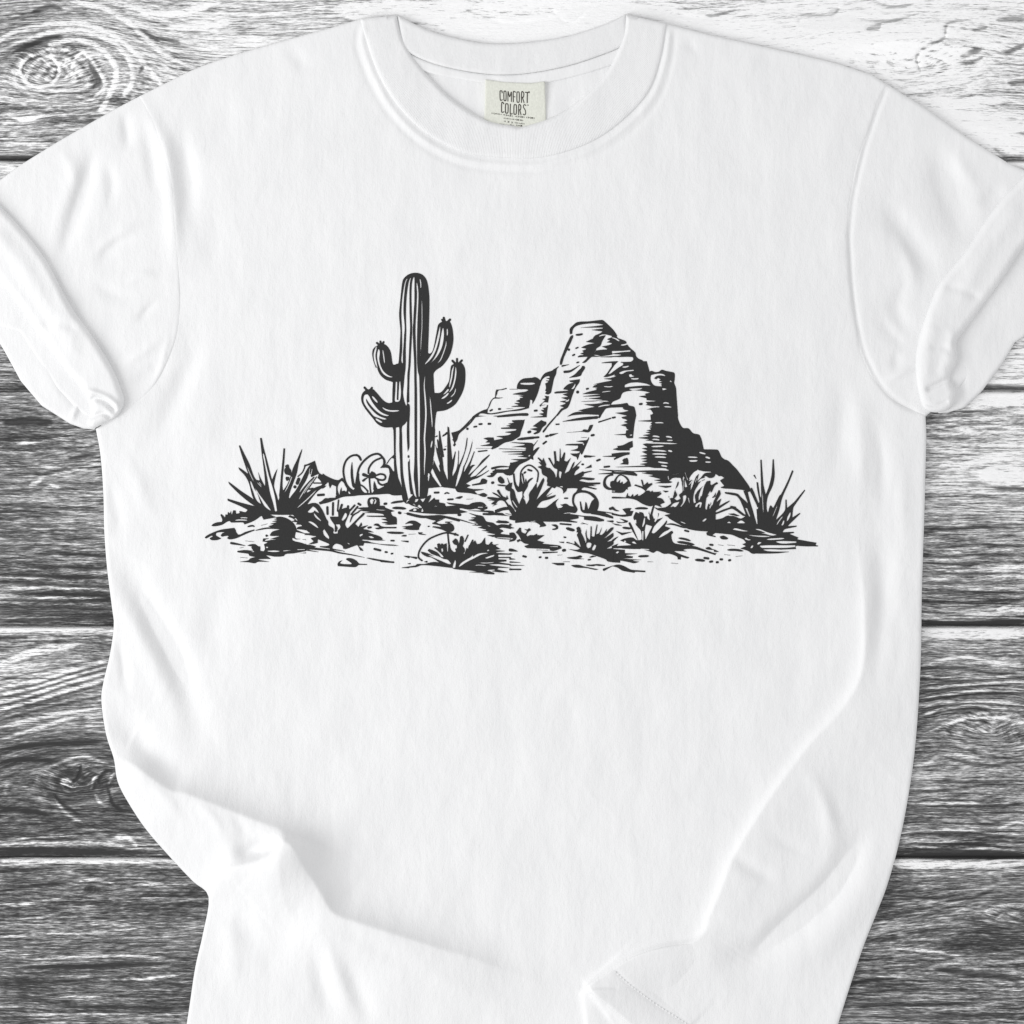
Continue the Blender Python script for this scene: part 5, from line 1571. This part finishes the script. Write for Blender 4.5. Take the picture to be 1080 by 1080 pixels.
# back panel seen inside the neck, with its taped seam
BACK_TOP = pts('419 16 450 31 480 40 515 46 555 45 600 38 640 25 660 15')
BACK_LOW = pts('424 48 435 58 467 70 512 78 551 78 597 70 640 56 662 46')
TAPE_LOW = pts('434 64 446 75 475 82 512 88 545 89 571 88 613 79 652 66 668 58')
def back_z(X, Y): return 3.2+1.2*vnoise(X/35, Y/25, 41)+.9*np.exp(-((X-600+(Y-90)*.8)/12)**2)
bp = sheet('back_panel', np.vstack([spline(pts('400 40 425 52 467 66 512 74 551 74 597 66 640 52 680 40'), 4), spline(pts('690 100 640 150 560 170 500 168 440 140 405 100'), 4)]), back_z, COTTON, root, rim_r=3, z_edge=1.5)
sheet('neck_tape', np.vstack([spline(BACK_LOW, 4), spline(TAPE_LOW, 4)[::-1]]), lambda X, Y: 6.5+.8*vnoise(X/14, Y/14, 43), COTTON, bp, st=1, rim_r=3, z_edge=4.2, z_low=2)
front_band = np.vstack([spline(NECK_IN), spline(NECK_OUT)[::-1]])
back_band = np.vstack([spline(BACK_TOP, 4), spline(BACK_LOW, 4)[::-1]])
band_edge = lambda X, Y: np.maximum(body_z(X, Y), 6.5)+.3-5*smoothstep(0, 1, (np.hypot(X-541, (Y-0)*1.0) < 142-.06*np.abs(X-541)).astype(float))
fz = lambda X, Y: np.maximum(body_z(X, Y), 6.5)+2.6
mesh_object('neckband', *merge([sheet_data(front_band, fz, 1., 5, band_edge, 3), sheet_data(back_band, lambda X, Y: 8+.5*vnoise(X/40, Y/30, 44)+0*X, 1., 4, 5, .5)]), RIB, root)
# woven label
LAB = pts('512 84 530 86.5 545 87.5 560 88 574.5 86 575.5 110 576 132 560 150 520 150 510.5 131 511.5 108')
lz = lambda X, Y: 7.8+.0*X+.5*vnoise(X/22, Y/22, 47)-.075*(Y-88)+.5*np.abs(X-543)/32
lab = sheet('neck_label', LAB, lz, LABEL, root, st=1, rim_r=1.2, z_edge=lambda X, Y: lz(X, Y)-.6, z_low=2)
LT = ink(LABEL_TEXT, 508, 84, .125, 72, 56)
F = LT['text']; P, faces, rim = contour(F, 508, 84, .125)
mesh_object('lettering', np.column_stack([P, lz(P[:, 0], P[:, 1])+.12]), faces, LABEL_INK, lab)

# rows of stitches
def stitches(line, off, pitch, parent, zf, name='seam_stitching'):
    p = spline(line, 10); seg = np.hypot(*np.diff(p, axis=0).T); L = np.concatenate([[0], np.cumsum(seg)])
    t = np.arange(2, L[-1]-2, pitch); q = np.column_stack([np.interp(t, L, p[:, 0]), np.interp(t, L, p[:, 1])])
    d = np.gradient(q, axis=0); d /= np.hypot(d[:, 0], d[:, 1])[:, None]; nrm = np.column_stack([d[:, 1], -d[:, 0]]); c = q+nrm*off
    a = pitch*.34; b = .8; V = []; 
    for u, v, z in ((-a, -b*.5, -.3), (-a, b*.5, -.3), (-a*.5, -b, .0), (-a*.5, b, .0), (a*.5, -b, .0), (a*.5, b, .0), (a, -b*.5, -.3), (a, b*.5, -.3), (-a*.5, 0, 1.1), (a*.5, 0, 1.1)):
        P = c+d*u+nrm*v; V.append(np.column_stack([P, zf(P[:, 0], P[:, 1])+z]))
    n = len(t); V = np.concatenate(V); i = np.arange(n)
    quad = lambda *k: np.stack([i+n*m for m in k], 1)
    return mesh_object(name, V, [quad(2, 4, 9, 8), quad(8, 9, 5, 3), np.stack([i, i+2*n, i+8*n], 1), np.stack([i, i+8*n, i+n], 1), np.stack([i+n, i+8*n, i+3*n], 1),
                                 np.stack([i+6*n, i+9*n, i+4*n], 1), np.stack([i+6*n, i+7*n, i+9*n], 1), np.stack([i+7*n, i+5*n, i+9*n], 1)], COTTON, parent)
NK = NECK_OUT[1:-1]
stitches(NK, 4.5, 3.6, root, lambda X, Y: body_z(X, Y)+.15)
HEM_EDGE = spline(pts('752 985 728 994 695 1000 665 1010 638 1027 616 1041 622 1047 640 1060 662 1079 700 1112'), 5)
def hem_z(X, Y):
    d, t = line_dist(HEM_EDGE, X, Y); return body_z(X, Y)+3.4-5*smoothstep(14, 60, d)-5.5*smoothstep(.22, 0, t)
sheet('hem', np.vstack([HEM_EDGE, pts('770 1112 765 1060 752 1010')]), hem_z, COTTON, root, st=1., rim_r=3, z_edge=lambda X, Y: hem_z(X, Y)-2, z_low=4)
stitches(pts('648 1024 662 1037 690 1058 715 1074 745 1094'), 0, 4., root, lambda X, Y: np.maximum(body_z(X, Y), hem_z(X, Y))+.15)
# sleeves and rolled cuffs
def sleeve(outline, low, zf):
    o = sheet('sleeve', outline, zf, COTTON, root, rim_r=4, z_edge=lambda X, Y: np.maximum(zf(X, Y)-2.2, .8)); return o
SL_L = np.vstack([pts('150 100 125 113 100 127 60 150 20 175 0 190 -40 212 -40 330 20 350 60 410 90 440 112 452'), spline(ARM_L, 4)[::-1][3:-1]+np.array([6, 0])])
SL_R = np.vstack([pts('933 87 952 99 970 110 1020 145 1065 173 1080 179 1120 200 1120 330 1040 380 1000 420 975 440'), spline(ARM_R, 4)[::-1][3:-1]-np.array([6, 0])])
def sleeve_z(X, Y):
    z = 7.2+fold_height(X, Y)+1.6*vnoise(X/60, Y/70, 51)+.7*vnoise((X+.5*Y)/22, (Y-.5*X)/40, 52)
    return 2.4+np.logaddexp(0, (z-2.4)*1.2)/1.2
s1 = sleeve(SL_L, 0, sleeve_z); s2 = sleeve(SL_R, 0, sleeve_z)
FOLDS_BODY = len(FOLDS)
def cuff(sl, band, under, zb, lumps):
    def bz(X, Y):
        z = zb+2*vnoise(X/40, Y/40, 61)
        for a, s, h, c in lumps:
            d, t = line_dist(spline(pts(a), 5), X, Y); z = z+h*np.exp(-(d/s)**2)*smoothstep(0, .25, t+c)*smoothstep(0, .25, 1-t+c)
        return np.maximum(z, 5)
    def uz(X, Y): return 6.5+1.5*vnoise(X/40, Y/40, 62)+UND(X, Y)
    mesh_object('cuff', *merge([sheet_data(spline(pts(band+' '+' '.join(band.split()[:2])), 4)[:-1], bz, 1.2, 8, 8.5, 2), sheet_data(pts(under), uz, 1.5, 4, 4, .3)]), COTTON, sl)
def UND(X, Y):
    z = 0*X
    for a, s, h in (('60 395 78 415 88 440', 7, -3.), ('40 375 55 405 72 435', 9, 1.5), ('88 418 80 432 74 446', 3, 3.), ('1012 380 1012 400 1018 425', 6, -3), ('1060 310 1040 350 1025 385', 10, 1)):
        d, t = line_dist(spline(pts(a), 5), X, Y); z = z+h*np.exp(-(d/s)**2)*smoothstep(0, .3, t)*smoothstep(0, .3, 1-t)
    return z
cuff(s1, '-40 178 0 217 20 238 48 273 74 321 100 358 118 387 127 408 131 424 124 438 110 446 98 452 92 446 96 434 92 420 87 410 70 391 44 354 22 324 0 295 -40 245',
     '-40 235 0 285 22 317 44 347 70 384 92 410 100 430 104 445 100 453 88 452 74 447 44 428 22 402 4 369 -20 330 -40 300', 17,
     [('92 428 100 420 112 424 120 432', 3, -5, .3), ('96 440 108 436 116 440', 2.5, -4, .3), ('88 412 100 414 114 420 124 428', 3, 3.5, .3), ('40 345 60 340 84 348', 6, -2, 0), ('64 300 72 350 84 385', 10, 2, 0), ('0 250 30 290 60 340', 9, 2.5, .3)])
cuff(s2, '1130 125 1080 186 1058 208 1036 238 1017 267 993 296 983 316 975 338 967 367 966 393 970 419 976 432 990 435 1004 429 1008 413 1002 398 1010 380 1009 366 1012 356 1036 323 1058 293 1080 260 1130 198',
     '1130 190 1080 250 1058 283 1036 313 1008 352 1000 380 1000 400 1004 412 996 428 988 436 1000 435 1017 430 1036 412 1058 382 1080 345 1130 290', 17,
     [('1004 398 992 404 980 410', 3, -4, .3), ('992 299 1004 303 1022 308 1036 318', 5, -1.6, 0), ('1003 372 996 366 985 366', 4, -1.5, .2), ('974 425 985 428 998 424', 2, -2, .3), ('985 340 978 370 978 400', 7, 2, .1), ('1070 225 1040 265 1015 310', 9, 2, .2), ('1004 352 1000 375 994 390', 5, 1.5, .2)])
# ---------------------------------------------------------------- the chest print
LAYERS = ink(PRINT_TRACE, PX0, PY0, PSTEP, 670, 340)
def print_mesh(name, F, parent, lift):
    yy, xx = np.nonzero(F > 0)
    if not len(yy): return None
    a, b, c, d = max(yy.min()-2, 0), yy.max()+3, max(xx.min()-2, 0), xx.max()+3
    P, faces, rim = contour(F[a:b, c:d], PX0+c*PSTEP, PY0+a*PSTEP, PSTEP)
    z = body_z(P[:, 0], P[:, 1])+.3+lift
    return mesh_object(name, np.column_stack([P, z]), faces, INK, parent)
prt = print_mesh('chest_print', LAYERS['ground']+.13, root, 0)
GX, GY = np.meshgrid(PX0+PSTEP*np.arange(PNX), PY0+PSTEP*np.arange(PNY))
SEEDS = dict(saguaro=[(435, 400)], butte=[(640, 430)], yucca=[(290, 510), (485, 490), (810, 530)], prickly_pear=[(382, 500), (553, 500)],
             barrel_cactus=[(394, 533), (616, 527), (654, 508)],
             bush=[(330, 475), (360, 550), (452, 530), (490, 585), (555, 530), (597, 495), (568, 567), (630, 570), (690, 557), (684, 517), (742, 528)])
k = 0
for kind, seeds in SEEDS.items():
    D = np.stack([np.hypot(GX-x, GY-y) for x, y in seeds]); near = D.min(0)
    for i in range(len(seeds)):
        k += 1
        print_mesh('printed_'+kind, np.where(D[i] <= near+1.2, LAYERS[kind]+.13, -9).astype(np.float32), prt, .01*k)
